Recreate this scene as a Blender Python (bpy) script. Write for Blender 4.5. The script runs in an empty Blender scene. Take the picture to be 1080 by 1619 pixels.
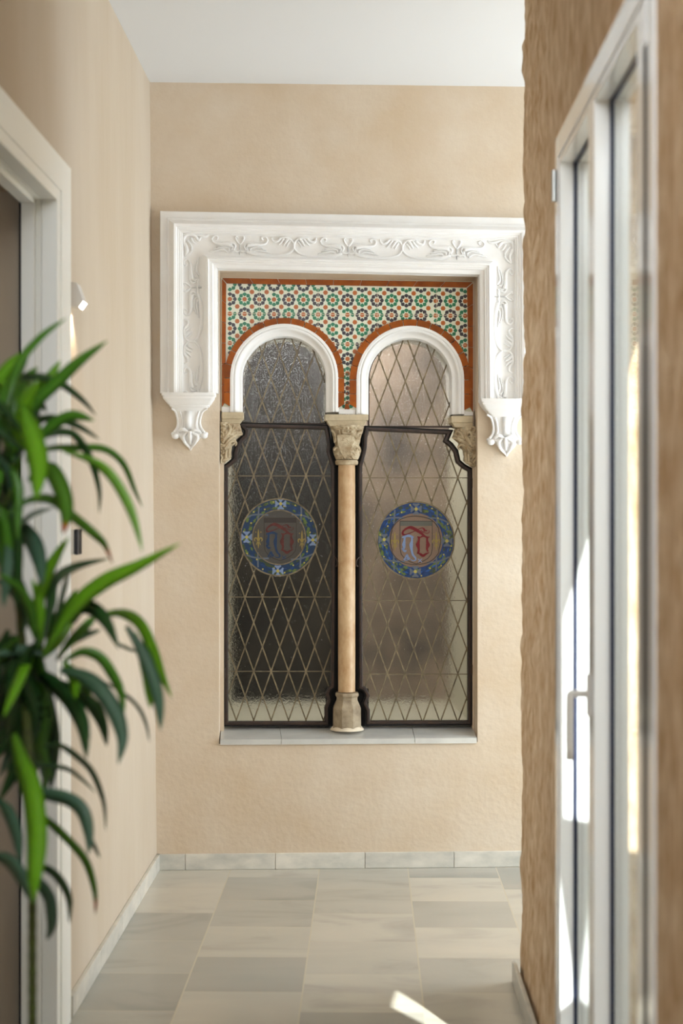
import bpy, math, random
from mathutils import Vector, Matrix, noise
from mathutils.geometry import tessellate_polygon
random.seed(7)
SC = bpy.context.scene
COL = SC.collection

# ------------------------------------------------------------------ camera
F = 2370.0                       # focal length in pixels of the 1080x1619 frame
YAW = math.radians(1.015)
CAMH = 1.4
cd = bpy.data.cameras.new('camera'); cam = bpy.data.objects.new('camera', cd); COL.objects.link(cam)
cd.sensor_fit = 'VERTICAL'; cd.sensor_height = 36; cd.sensor_width = 24
cd.lens = F / 1619 * 36
cd.shift_y = 5.5 / 1619
cd.clip_start = 0.05
cam.location = (0, 0, CAMH); cam.rotation_euler = (math.pi/2, 0, YAW)
cd.dof.use_dof = True; cd.dof.focus_distance = 5.95; cd.dof.aperture_fstop = 2.6
SC.camera = cam
# ------------------------------------------------------------------ view, world, lights
SC.view_settings.view_transform = 'Standard'; SC.view_settings.look = 'None'
SC.view_settings.gamma = 1; SC.view_settings.use_curve_mapping = False
SC.view_settings.exposure = -0.14
try:
    SC.cycles.use_denoising = True; SC.cycles.max_bounces = 10; SC.cycles.diffuse_bounces = 5
    SC.cycles.transparent_max_bounces = 16; SC.cycles.sample_clamp_indirect = 6
except Exception: pass
W = bpy.data.worlds.new('world'); SC.world = W; W.use_nodes = True
W.node_tree.nodes['Background'].inputs[0].default_value = (0.86, 0.94, 1.0, 1)
W.node_tree.nodes['Background'].inputs[1].default_value = 6.5
SUN = Vector((-.36, .86, -.60))          # travel direction
def area(name, loc, direction, sx, sy, power, col=(1, 1, 1)):
    l = bpy.data.lights.new(name, 'AREA'); l.shape = 'RECTANGLE'; l.size = sx; l.size_y = sy; l.energy = power; l.color = col
    o = bpy.data.objects.new(name, l); COL.objects.link(o); o.location = loc
    o.rotation_euler = Vector(direction).to_track_quat('-Z', 'Y').to_euler(); return o
sl = bpy.data.lights.new('sun', 'SUN'); sl.energy = 24; sl.angle = math.radians(.25); sl.color = (1, .97, .93)
so = bpy.data.objects.new('sun', sl); COL.objects.link(so); so.rotation_euler = SUN.to_track_quat('-Z', 'Y').to_euler()
area('side_passage_daylight', (2.3, 5.25, .75), (-1, 0.10, .06), 1.3, 1.2, 24, (.76, .89, 1))
area('corridor_fill', (-.15, .2, 3.0), (0.0, 1, -.50), 1.2, .8, 74, (.90, .955, 1))  # added fill lamp under the ceiling, aimed down the corridor

srl = area('side_room_fill', (-2.35, 2.55, 1.6), (1, .40, 0), .9, 2.2, 4.5, (.97, .985, 1)); srl.data.spread = math.radians(62)  # added fill lamp, lifts the right wall through the doorway
# ------------------------------------------------------------------ frames of reference
R_ = Vector((math.cos(YAW), math.sin(YAW), 0)); D_ = Vector((-math.sin(YAW), math.cos(YAW), 0))
PHI = YAW + math.atan(.041)
T_ = Vector((math.cos(PHI), math.sin(PHI), 0)); N_ = Vector((-math.sin(PHI), math.cos(PHI), 0))
A_ = D_*5.925 + R_*((250-540)/F*5.925)
O_ = Vector((0, A_.dot(N_)/math.cos(PHI), 0))
MW = Matrix.Translation(O_) @ Matrix.Rotation(PHI, 4, 'Z')   # local frame of the end wall: x along, y into the wall, z up
def L(px, py, y=0.0):
    D = D_ + R_*((px-540)/F)
    s = (y + O_.dot(N_)) / D.dot(N_)
    P = D*s
    return Vector(((P-O_).dot(T_), y, CAMH + s*(815-py)/F))
def atdepth(px, py, d):
    P = (D_ + R_*((px-540)/F))*d
    return Vector((P.x, P.y, CAMH + d*(815-py)/F))
PX = 0.0025
I4 = Matrix.Identity(4)

# ------------------------------------------------------------------ materials
def srgb(r, g, b):
    f = lambda c: (c/255/12.92) if c/255 <= .04045 else ((c/255+.055)/1.055)**2.4
    return (f(r), f(g), f(b), 1)
MATS = {}
def mat(name, col, rough=.6, metal=0, spec=.5, var=0, vscale=4, col2=None, bump=0, bscale=60, bdetail=6, bdist=.01, coat=0, trans=0, ior=1.45, stretch=(1, 1, 1), island=0, emit=None, estr=0, sss=0):
    m = bpy.data.materials.new(name); m.use_nodes = True; nt = m.node_tree; N = nt.nodes; K = nt.links
    b = N['Principled BSDF']
    b.inputs['Base Color'].default_value = col; b.inputs['Roughness'].default_value = rough; b.inputs['Metallic'].default_value = metal
    b.inputs['Specular IOR Level'].default_value = spec; b.inputs['IOR'].default_value = ior
    b.inputs['Coat Weight'].default_value = coat; b.inputs['Coat Roughness'].default_value = .08
    b.inputs['Transmission Weight'].default_value = trans
    if emit: b.inputs['Emission Color'].default_value = emit; b.inputs['Emission Strength'].default_value = estr
    tc = N.new('ShaderNodeTexCoord'); mp = N.new('ShaderNodeMapping'); mp.inputs['Scale'].default_value = stretch
    K.new(tc.outputs['Object'], mp.inputs['Vector'])
    src = None
    if var or col2:
        n = N.new('ShaderNodeTexNoise'); n.inputs['Scale'].default_value = vscale; n.inputs['Detail'].default_value = 6; n.inputs['Roughness'].default_value = .6
        K.new(mp.outputs[0], n.inputs['Vector'])
        r = N.new('ShaderNodeValToRGB'); r.color_ramp.elements[0].position = .32; r.color_ramp.elements[1].position = .68
        c2 = col2 or tuple(c*(1-var) for c in col[:3]) + (1,)
        r.color_ramp.elements[0].color = c2; r.color_ramp.elements[1].color = col
        K.new(n.outputs['Fac'], r.inputs['Fac']); src = r.outputs['Color']
    if island:
        g = N.new('ShaderNodeNewGeometry'); mr = N.new('ShaderNodeMapRange'); mr.inputs['To Min'].default_value = 1-island; mr.inputs['To Max'].default_value = 1+island*.4
        K.new(g.outputs['Random Per Island'], mr.inputs['Value'])
        hs = N.new('ShaderNodeHueSaturation'); K.new(mr.outputs[0], hs.inputs['Value'])
        if src: K.new(src, hs.inputs['Color'])
        else: hs.inputs['Color'].default_value = col
        src = hs.outputs['Color']
    if src: K.new(src, b.inputs['Base Color'])
    if bump:
        n2 = N.new('ShaderNodeTexNoise'); n2.inputs['Scale'].default_value = bscale; n2.inputs['Detail'].default_value = bdetail
        K.new(mp.outputs[0], n2.inputs['Vector'])
        bp = N.new('ShaderNodeBump'); bp.inputs['Strength'].default_value = bump; bp.inputs['Distance'].default_value = bdist
        K.new(n2.outputs['Fac'], bp.inputs['Height']); K.new(bp.outputs[0], b.inputs['Normal'])
    MATS[name] = m; return m
plaster = mat('lime_plaster', srgb(214, 200, 181), .9, spec=.2, col2=srgb(201, 180, 153), vscale=2.2, bump=.35, bscale=45, bdist=.006)
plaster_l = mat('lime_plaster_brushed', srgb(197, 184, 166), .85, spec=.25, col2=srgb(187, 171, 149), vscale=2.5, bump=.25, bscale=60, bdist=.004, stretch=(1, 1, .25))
plaster_r = mat('lime_plaster_rough', srgb(232, 210, 180), .95, spec=.1, col2=srgb(184, 148, 108), vscale=24, stretch=(1, 1, .5), bump=.8, bscale=38, bdist=.014)
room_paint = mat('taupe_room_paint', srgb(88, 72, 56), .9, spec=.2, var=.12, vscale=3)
ceil_m = mat('ceiling_paint', srgb(224, 226, 228), .9, spec=.2)
gesso = mat('white_gesso', srgb(240, 239, 237), .6, spec=.3, col2=srgb(235, 232, 228), vscale=6, bump=.12, bscale=70, bdist=.004)
gesso_s = mat('white_gesso_smooth', srgb(240, 239, 237), .55, spec=.35, var=.04, vscale=9, bump=.1, bscale=40, bdist=.003)
lacquer = mat('white_lacquer', srgb(242, 243, 238), .35, spec=.5)
upvc = mat('white_upvc', srgb(246, 248, 250), .16, spec=.7, coat=.6)
upvc_d = mat('grey_rubber_seal', srgb(44, 44, 48), .95, spec=.05)
gasket = mat('dark_blue_gasket', srgb(24, 34, 62), .45)
steel = mat('brushed_aluminium', srgb(190, 192, 190), .35, metal=.8)
terracotta = mat('glazed_terracotta', srgb(164, 86, 10), .4, spec=.22, col2=srgb(132, 62, 4), vscale=22, island=.28)
grout_m = mat('cream_grout', srgb(222, 208, 184), .8, var=.1, vscale=30)
tilecream = mat('cream_tile_glaze', srgb(220, 222, 200), .3, spec=.35, var=.08, vscale=20)
t_green = mat('green_glaze', srgb(10, 98, 62), .3, spec=.35, col2=srgb(44, 124, 88), vscale=38)
t_black = mat('black_glaze', srgb(30, 25, 28), .3, spec=.35, col2=srgb(66, 60, 66), vscale=38)
t_orange = mat('ochre_glaze', srgb(172, 92, 22), .3, spec=.35, col2=srgb(168, 86, 26), vscale=50)
stone = mat('weathered_limestone', srgb(202, 188, 160), .85, spec=.2, col2=srgb(150, 128, 98), vscale=26, bump=.6, bscale=120, bdist=.003)
stone2 = mat('pale_limestone_impost', srgb(206, 190, 160), .85, spec=.2, col2=srgb(178, 164, 138), vscale=18, bump=.4, bscale=110, bdist=.002)
shaft_m = mat('honey_marble', srgb(206, 178, 140), .4, spec=.5, col2=srgb(172, 134, 92), vscale=22, bump=.15, bscale=120, bdist=.002, stretch=(1, 1, .5))
base_m = mat('grey_limestone_base', srgb(168, 152, 126), .75, col2=srgb(122, 106, 84), vscale=22, bump=.5, bscale=110, bdist=.003)
iron = mat('dark_brown_iron', srgb(60, 42, 32), .45, spec=.5, col2=srgb(34, 25, 21), vscale=30, bump=.3, bscale=150, bdist=.001)
iron_k = mat('black_gap_fill', srgb(16, 13, 12), .7)
lead = mat('lead_came', srgb(136, 122, 94), .5, metal=.1, col2=srgb(84, 74, 56), vscale=40)
sill_m = mat('grey_sill_marble', srgb(214, 213, 206), .12, spec=.6, col2=srgb(188, 187, 182), vscale=3.5, stretch=(1, 2, 1), coat=.5, island=.06)
base_marble = mat('skirting_marble', srgb(222, 216, 203), .3, col2=srgb(188, 186, 176), vscale=8, island=.16, stretch=(1, 1, 2))
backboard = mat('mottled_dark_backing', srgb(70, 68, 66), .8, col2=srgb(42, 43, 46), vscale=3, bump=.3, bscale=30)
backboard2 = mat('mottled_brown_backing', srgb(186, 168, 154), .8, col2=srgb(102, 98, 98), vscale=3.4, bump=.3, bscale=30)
back_white = mat('pale_reveal_plaster', srgb(214, 212, 196), .85)
wood = mat('dark_walnut_skirting', srgb(66, 36, 24), .5, col2=srgb(48, 26, 18), vscale=7, stretch=(1, 1, 7))
pot_m = mat('white_glazed_pot', srgb(225, 222, 214), .35); soil_m = mat('potting_soil', srgb(56, 42, 32), .95, bump=.8, bscale=40)
stem_m = mat('ringed_green_stem', srgb(74, 92, 34), .6, col2=srgb(50, 50, 24), vscale=50, stretch=(.3, .3, 2.5))
exterior = mat('white_exterior_render', srgb(236, 238, 238), .85)
court = mat('courtyard_paving', srgb(190, 184, 172), .9)
black_p = mat('black_plastic', srgb(30, 32, 38), .3, var=.3, vscale=200)
white_p = mat('white_plastic', srgb(216, 212, 206), .4)
lampglow = mat('lamp_diffuser', (1, 1, 1, 1), .5, emit=(1, .95, .9, 1), estr=9)
m_blue = mat('cobalt_glass_paint', srgb(26, 64, 116), .3, col2=srgb(18, 42, 84), vscale=60)
m_blue2 = mat('bright_blue_glass_paint', srgb(30, 80, 150), .3)
m_ltblue = mat('pale_blue_glass_paint', srgb(112, 130, 164), .35)
m_greyblue = mat('grey_blue_glass_paint', srgb(88, 96, 108), .4)
m_green = mat('olive_glass_paint', srgb(88, 106, 48), .35); m_green2 = mat('dark_olive_glass_paint', srgb(54, 66, 40), .35)
m_yel = mat('yellow_stain', srgb(164, 152, 76), .35); m_yel2 = mat('dull_gold_stain', srgb(134, 116, 60), .35)
m_red = mat('ruby_glass_paint', srgb(104, 18, 28), .3); m_red2 = mat('faded_red_glass_paint', srgb(92, 40, 32), .4, col2=srgb(66, 22, 16), vscale=50)
m_navy = mat('dim_blue_glass_paint', srgb(18, 50, 88), .35, col2=srgb(26, 46, 70), vscale=60)
m_line = mat('dark_trace_line', srgb(52, 44, 38), .5)
m_band = mat('grey_chief_band', srgb(84, 84, 76), .5); m_band2 = mat('dark_chief_band', srgb(50, 44, 40), .5)
m_disc = mat('rose_brown_painted_glass', srgb(122, 100, 84), .35, var=.12, vscale=40); m_disc2 = mat('grey_painted_glass', srgb(72, 68, 62), .35, var=.15, vscale=40)

def leafmat(name, c1, c2, tip=None):
    m = bpy.data.materials.new(name); m.use_nodes = True; nt = m.node_tree; N = nt.nodes; K = nt.links; b = N['Principled BSDF']
    at = N.new('ShaderNodeAttribute'); at.attribute_name = 'along'
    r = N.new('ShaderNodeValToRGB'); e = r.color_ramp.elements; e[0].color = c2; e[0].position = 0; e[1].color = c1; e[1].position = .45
    if tip:
        x = e.new(.84); x.color = c1; x = e.new(.9); x.color = tip; x = e.new(1.0); x.color = srgb(92, 40, 22)
    K.new(at.outputs['Fac'], r.inputs[0])
    n = N.new('ShaderNodeTexNoise'); n.inputs['Scale'].default_value = 14
    mx = N.new('ShaderNodeMixRGB'); mx.blend_type = 'MULTIPLY'; mx.inputs[0].default_value = .35
    K.new(r.outputs[0], mx.inputs[1]); K.new(n.outputs['Fac'], mx.inputs[2]); K.new(mx.outputs[0], b.inputs['Base Color'])
    b.inputs['Roughness'].default_value = .32; b.inputs['Specular IOR Level'].default_value = .6
    tr = N.new('ShaderNodeBsdfTranslucent'); K.new(r.outputs[0], tr.inputs[0])
    ms = N.new('ShaderNodeMixShader'); ms.inputs[0].default_value = .3
    K.new(b.outputs[0], ms.inputs[1]); K.new(tr.outputs[0], ms.inputs[2]); K.new(ms.outputs[0], N['Material Output'].inputs[0])
    return m
lf_b = leafmat('leaf_bright', srgb(120, 186, 34), srgb(96, 156, 34)); lf_m = leafmat('leaf_mid', srgb(84, 148, 40), srgb(66, 120, 34))
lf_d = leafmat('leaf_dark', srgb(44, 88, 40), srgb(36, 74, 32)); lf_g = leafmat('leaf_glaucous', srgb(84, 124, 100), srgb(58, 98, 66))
lf_t = leafmat('leaf_burnt_tip', srgb(84, 140, 34), srgb(62, 114, 30), srgb(204, 96, 26))

def make_leaded_glass():
    m = bpy.data.materials.new('hammered_glass'); m.use_nodes = True; nt = m.node_tree; N = nt.nodes; K = nt.links; b = N['Principled BSDF']
    b.inputs['Base Color'].default_value = (.88, .87, .84, 1); b.inputs['Roughness'].default_value = .06
    b.inputs['Transmission Weight'].default_value = 1; b.inputs['IOR'].default_value = 1.34; b.inputs['Specular IOR Level'].default_value = .8
    tc = N.new('ShaderNodeTexCoord')
    n = N.new('ShaderNodeTexNoise'); n.inputs['Scale'].default_value = 120; n.inputs['Detail'].default_value = 3; n.inputs['Distortion'].default_value = .8
    n2 = N.new('ShaderNodeTexNoise'); n2.inputs['Scale'].default_value = 14; n2.inputs['Detail'].default_value = 2
    K.new(tc.outputs['Object'], n.inputs[0]); K.new(tc.outputs['Object'], n2.inputs[0])
    b1 = N.new('ShaderNodeBump'); b1.inputs['Strength'].default_value = 1.0; b1.inputs['Distance'].default_value = .0010
    b2 = N.new('ShaderNodeBump'); b2.inputs['Strength'].default_value = .7; b2.inputs['Distance'].default_value = .0007
    K.new(n.outputs['Fac'], b1.inputs['Height']); K.new(n2.outputs['Fac'], b2.inputs['Height']); K.new(b1.outputs[0], b2.inputs['Normal']); K.new(b2.outputs[0], b.inputs['Normal'])
    return m
hglass = make_leaded_glass()
def make_clear_glass():
    m = bpy.data.materials.new('clear_door_glass'); m.use_nodes = True; nt = m.node_tree; N = nt.nodes; K = nt.links
    N.remove(N['Principled BSDF'])
    t = N.new('ShaderNodeBsdfTransparent'); t.inputs[0].default_value = (.93, .97, .96, 1)
    g = N.new('ShaderNodeBsdfGlossy'); g.inputs['Roughness'].default_value = .0
    ge = N.new('ShaderNodeNewGeometry'); dp = N.new('ShaderNodeVectorMath'); dp.operation = 'DOT_PRODUCT'; K.new(ge.outputs['Incoming'], dp.inputs[0]); K.new(ge.outputs['Normal'], dp.inputs[1])
    def mth(op, a, v=0.0):
        n = N.new('ShaderNodeMath'); n.operation = op
        if isinstance(a, float): n.inputs[0].default_value = a
        else: K.new(a, n.inputs[0])
        if isinstance(v, float): n.inputs[1].default_value = v
        else: K.new(v, n.inputs[1])
        return n.outputs[0]
    fr = mth('ADD', mth('MULTIPLY', mth('POWER', mth('SUBTRACT', 1.0, mth('ABSOLUTE', dp.outputs['Value'])), 6.5), .95), .035)
    x = N.new('ShaderNodeMixShader'); K.new(fr, x.inputs[0]); K.new(t.outputs[0], x.inputs[1]); K.new(g.outputs[0], x.inputs[2]); K.new(x.outputs[0], N['Material Output'].inputs[0])
    return m
cglass = make_clear_glass()

def make_floor():
    m = bpy.data.materials.new('marble_floor_tiles'); m.use_nodes = True; nt = m.node_tree; N = nt.nodes; K = nt.links; b = N['Principled BSDF']
    def M(op, a, bb=None, c=None):
        n = N.new('ShaderNodeMath'); n.operation = op
        for i, v in enumerate((a, bb, c)):
            if v is None: continue
            if isinstance(v, (int, float)): n.inputs[i].default_value = v
            else: K.new(v, n.inputs[i])
        return n.outputs[0]
    g = N.new('ShaderNodeNewGeometry'); sp = N.new('ShaderNodeSeparateXYZ'); K.new(g.outputs['Position'], sp.inputs[0])
    u = M('DIVIDE', M('ADD', sp.outputs[0], .543+.3505*20), .3505)
    col = M('FLOOR', u); fu = M('FRACT', u)
    par = M('MODULO', col, 2.0)
    v = M('ADD', M('DIVIDE', M('SUBTRACT', sp.outputs[1], 4.2245-.349*40), .349), M('MULTIPLY', M('SUBTRACT', 1.0, par), .5))
    row = M('FLOOR', v); fv = M('FRACT', v)
    cx = N.new('ShaderNodeCombineXYZ'); K.new(col, cx.inputs[0]); K.new(row, cx.inputs[1])
    wn = N.new('ShaderNodeTexWhiteNoise'); wn.noise_dimensions = '3D'; K.new(cx.outputs[0], wn.inputs['Vector'])
    # vein pattern, shifted and turned per tile
    sc = N.new('ShaderNodeVectorMath'); sc.operation = 'SCALE'; sc.inputs['Scale'].default_value = 17; K.new(wn.outputs['Color'], sc.inputs[0])
    ad = N.new('ShaderNodeVectorMath'); ad.operation = 'ADD'; K.new(g.outputs['Position'], ad.inputs[0]); K.new(sc.outputs[0], ad.inputs[1])
    mp = N.new('ShaderNodeMapping'); mp.inputs['Rotation'].default_value = (0, 0, -.55); mp.inputs['Scale'].default_value = (1.3, 2.8, 1); K.new(ad.outputs[0], mp.inputs[0])
    n1 = N.new('ShaderNodeTexNoise'); n1.inputs['Scale'].default_value = 1.7; n1.inputs['Detail'].default_value = 7; n1.inputs['Distortion'].default_value = .7; K.new(mp.outputs[0], n1.inputs[0])
    rv = N.new('ShaderNodeValToRGB'); e = rv.color_ramp.elements; e[0].position = .24; e[0].color = srgb(164, 160, 153); e[1].position = .45; e[1].color = srgb(190, 185, 174)
    x = e.new(.7); x.color = srgb(198, 191, 179); K.new(n1.outputs['Fac'], rv.inputs[0])
    tone = N.new('ShaderNodeValToRGB'); e = tone.color_ramp.elements; e[0].color = (.62, .64, .65, 1); e[1].color = (1.0, .985, .955, 1); x = e.new(.35); x.color = (.80, .81, .80, 1); x = e.new(.65); x.color = (.90, .89, .86, 1)
    K.new(wn.outputs['Value'], tone.inputs[0])
    mu = N.new('ShaderNodeMixRGB'); mu.blend_type = 'MULTIPLY'; mu.inputs[0].default_value = 1; K.new(rv.outputs[0], mu.inputs[1]); K.new(tone.outputs[0], mu.inputs[2])
    eu = M('LESS_THAN', M('MINIMUM', fu, M('SUBTRACT', 1.0, fu)), .0062); ev = M('LESS_THAN', M('MINIMUM', fv, M('SUBTRACT', 1.0, fv)), .0055)
    edge = M('ADD', eu, M('MULTIPLY', ev, .7))
    gm = N.new('ShaderNodeMixRGB'); gm.inputs[2].default_value = srgb(190, 180, 160); K.new(M('MINIMUM', edge, 1.0), gm.inputs[0]); K.new(mu.outputs[0], gm.inputs[1])
    K.new(gm.outputs[0], b.inputs['Base Color'])
    b.inputs['Roughness'].default_value = .22; b.inputs['Specular IOR Level'].default_value = .5
    return m
floor_m = make_floor()

# ------------------------------------------------------------------ mesh helpers
class MB:
    def __init__(s): s.v = []; s.f = []; s.m = []; s.al = []
    def add(s, vs, fs, mi=0):
        b = len(s.v); s.v += [Vector(v) for v in vs]
        for f in fs: s.f.append([b+i for i in f]); s.m.append(mi)
    def box(s, a, b, mi=0):
        x0, y0, z0 = a; x1, y1, z1 = b
        s.add([(x0,y0,z0),(x1,y0,z0),(x1,y1,z0),(x0,y1,z0),(x0,y0,z1),(x1,y0,z1),(x1,y1,z1),(x0,y1,z1)],
              [(0,3,2,1),(4,5,6,7),(0,1,5,4),(1,2,6,5),(2,3,7,6),(3,0,4,7)], mi)
    def prism(s, front, back, mi=0):
        """closed solid between two matching loops"""
        n = len(front); b = len(s.v); s.v += [Vector(v) for v in front] + [Vector(v) for v in back]
        tr = tessellate_polygon([[Vector((p[0], p[2], 0)) if abs(front[0][1]-front[1][1]) < 1e-9 else Vector(p) for p in front]])
        for t in tr:
            s.f.append([b+i for i in t]); s.m.append(mi); s.f.append([b+n+i for i in reversed(t)]); s.m.append(mi)
        for i in range(n):
            j = (i+1) % n; s.f.append([b+i, b+n+i, b+n+j, b+j]); s.m.append(mi)
    def tube(s, pts, rad, n=8, flat=None, mi=0, cap=True, up=Vector((0, 1, 0))):
        pts = [Vector(p) for p in pts]; k = len(pts)
        if not isinstance(rad, (list, tuple)): rad = [rad]*k
        base = len(s.v)
        for i, p in enumerate(pts):
            t = (pts[min(i+1, k-1)] - pts[max(i-1, 0)]).normalized()
            a = up.cross(t)
            if a.length < .2: a = Vector((1, 0, 0)).cross(t)
            a.normalize(); c = t.cross(a)
            for j in range(n):
                th = 2*math.pi*j/n
                s.v.append(p + a*(math.cos(th)*rad[i]) + c*(math.sin(th)*rad[i]*(flat or 1)))
        for i in range(k-1):
            for j in range(n):
                q = (j+1) % n; s.f.append([base+i*n+j, base+i*n+q, base+(i+1)*n+q, base+(i+1)*n+j]); s.m.append(mi)
        if cap:
            s.f.append([base+j for j in reversed(range(n))]); s.m.append(mi); s.f.append([base+(k-1)*n+j for j in range(n)]); s.m.append(mi)
    def ball(s, c, r, n=10, m=7, sc=(1, 1, 1), mi=0):
        c = Vector(c); base = len(s.v); s.v.append(c+Vector((0, 0, r*sc[2])))
        for i in range(1, m):
            a = math.pi*i/m
            for j in range(n):
                b = 2*math.pi*j/n; s.v.append(c+Vector((math.sin(a)*math.cos(b)*r*sc[0], math.sin(a)*math.sin(b)*r*sc[1], math.cos(a)*r*sc[2])))
        s.v.append(c-Vector((0, 0, r*sc[2])))
        for j in range(n):
            s.f.append([base, base+1+j, base+1+(j+1) % n]); s.m.append(mi)
            e = base+1+(m-2)*n; s.f.append([base+1+(m-1)*n, e+(j+1) % n, e+j]); s.m.append(mi)
        for i in range(m-2):
            for j in range(n):
                p = base+1+i*n; s.f.append([p+j, p+n+j, p+n+(j+1) % n, p+(j+1) % n]); s.m.append(mi)
    def grid(s, P, mi=0, flip=False):
        b = len(s.v); r = len(P); c = len(P[0])
        for row in P: s.v += [Vector(p) for p in row]
        for i in range(r-1):
            for j in range(c-1):
                q = [b+i*c+j, b+i*c+j+1, b+(i+1)*c+j+1, b+(i+1)*c+j]
                s.f.append(q[::-1] if flip else q); s.m.append(mi)
    def build(s, name, mats, parent=None, frame=I4, origin=None, smooth=False, bevel=0):
        if not isinstance(mats, (list, tuple)): mats = [mats]
        me = bpy.data.meshes.new(name)
        off = origin if origin is not None else (parent['_o'] if parent is not None and '_o' in parent.keys() else (0, 0, 0))
        off = Vector(off)
        me.from_pydata([v-off for v in s.v], [], s.f)
        for m in mats: me.materials.append(m)
        me.polygons.foreach_set('material_index', s.m)
        if smooth: me.polygons.foreach_set('use_smooth', [True]*len(s.f))
        if s.al:
            at = me.attributes.new('along', 'FLOAT', 'POINT'); at.data.foreach_set('value', s.al)
        me.update()
        o = bpy.data.objects.new(name, me); COL.objects.link(o)
        if parent is not None: o.parent = parent; o['_o'] = list(off)
        else: o.matrix_world = frame @ Matrix.Translation(off)
        if parent is None: o['_o'] = list(off)
        if bevel:
            bv = o.modifiers.new('bevel', 'BEVEL'); bv.width = bevel; bv.segments = 2; bv.limit_method = 'ANGLE'; bv.angle_limit = math.radians(40)
        if smooth == 'auto':
            me.polygons.foreach_set('use_smooth', [True]*len(s.f)); me.set_sharp_from_angle(angle=math.radians(38))
        return o
def thing(name, label, cat, origin=(0, 0, 0), frame=I4, group=None, kind=None):
    o = bpy.data.objects.new(name, None); COL.objects.link(o); o.empty_display_size = .05
    o.matrix_world = frame @ Matrix.Translation(Vector(origin)); o['_o'] = list(origin)
    tag(o, label, cat, group, kind); return o
def tag(o, label=None, cat=None, group=None, kind=None):
    if label: o['label'] = label
    if cat: o['category'] = cat
    if group: o['group'] = group
    if kind: o['kind'] = kind
    return o
def struct(o, label=None):
    o['kind'] = 'structure'
    if label: o['label'] = label
    return o
def spline(pts, sub=6):
    pts = [Vector(p) for p in pts]; out = []
    for i in range(len(pts)-1):
        p0 = pts[max(i-1, 0)]; p1 = pts[i]; p2 = pts[i+1]; p3 = pts[min(i+2, len(pts)-1)]
        for k in range(sub):
            t = k/sub
            out.append(.5*((2*p1) + (p2-p0)*t + (2*p0-5*p1+4*p2-p3)*t*t + (3*p1-p0-3*p2+p3)*t**3))
    out.append(pts[-1]); return out
def interp(v, k):
    """resample a list of numbers to k values"""
    n = len(v); out = []
    for i in range(k):
        t = i/(k-1)*(n-1); j = min(int(t), n-2); out.append(v[j]+(v[j+1]-v[j])*(t-j))
    return out

# ================================================================== ROOM SHELL
XL0, XL1 = -.835, -.862        # left wall at floor and ceiling (it leans a little)
XR = .457
H = 3.112
YC = 4.51                      # corner where the right wall stops
b = MB(); b.box((-3.2, -1.6, -.1), (3.2, 6.6, 0)); struct(b.build('floor', floor_m), 'floor of veined grey and cream marble tiles')
b = MB(); b.box((-3.2, -1.6, H), (XR+.36, 6.6, H+.12)); b.box((XR+.3605, 4.2, H), (3.2, 6.6, H+.12)); struct(b.build('ceiling', ceil_m), 'flat white ceiling of the corridor')
b = MB(); b.box((-.9, -1.75, 0), (XR+.4, -1.61, H)); struct(b.build('wall_front', room_paint))
# --- end wall with the niche opening (local frame)
nx0 = L(346.5, 800).x; nx1 = L(755.2, 800).x; nz1 = L(550, 428).z; nz0 = L(550, 1170).z
b = MB()
def wall_rect(x0, x1, z0, z1): b.box((x0, 0, z0), (x1, .42, z1))
wall_rect(-1.35, nx0, 0, H); wall_rect(nx1, 3.0, 0, H); wall_rect(nx0, nx1, 0, nz0-.012); wall_rect(nx0, nx1, nz1, H)
struct(b.build('wall_back', plaster, frame=MW), 'sand coloured plaster end wall holding the twin arched window')
# --- left wall, with doorway
DY1 = 3.956; DZ = 2.236      # doorway far edge and head
def lx(z): return XL0 + (XL1-XL0)*z/H
b = MB()
def lwall(y0, y1, z0, z1):
    t = .16
    v = [(lx(z0)-t, y0, z0), (lx(z0), y0, z0), (lx(z0), y1, z0), (lx(z0)-t, y1, z0), (lx(z1)-t, y0, z1), (lx(z1), y0, z1), (lx(z1), y1, z1), (lx(z1)-t, y1, z1)]
    b.add(v, [(0,3,2,1),(4,5,6,7),(0,1,5,4),(1,2,6,5),(2,3,7,6),(3,0,4,7)])
lwall(DY1+.03, 6.12, 0, H); lwall(-1.6, DY1+.03, DZ+.03, H); lwall(-1.6, 3.0, 0, DZ+.03)
struct(b.build('wall_left', plaster_l), 'pale plaster left wall with the doorway')
# --- side room seen through the doorway
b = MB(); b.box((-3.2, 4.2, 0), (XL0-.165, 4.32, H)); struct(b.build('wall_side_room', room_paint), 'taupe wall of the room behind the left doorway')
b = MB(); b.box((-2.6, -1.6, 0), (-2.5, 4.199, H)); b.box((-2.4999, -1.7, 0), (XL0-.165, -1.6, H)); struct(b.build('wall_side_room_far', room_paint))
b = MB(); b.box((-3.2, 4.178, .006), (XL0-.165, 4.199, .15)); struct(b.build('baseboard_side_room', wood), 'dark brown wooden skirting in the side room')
# --- right wall: rough chiselled face near the corner, then smooth plaster around the french door
FY0, FY1, FZ1 = 2.385, 3.635, 2.31
b = MB()
WT = .36
ys = []
cols = []
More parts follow.
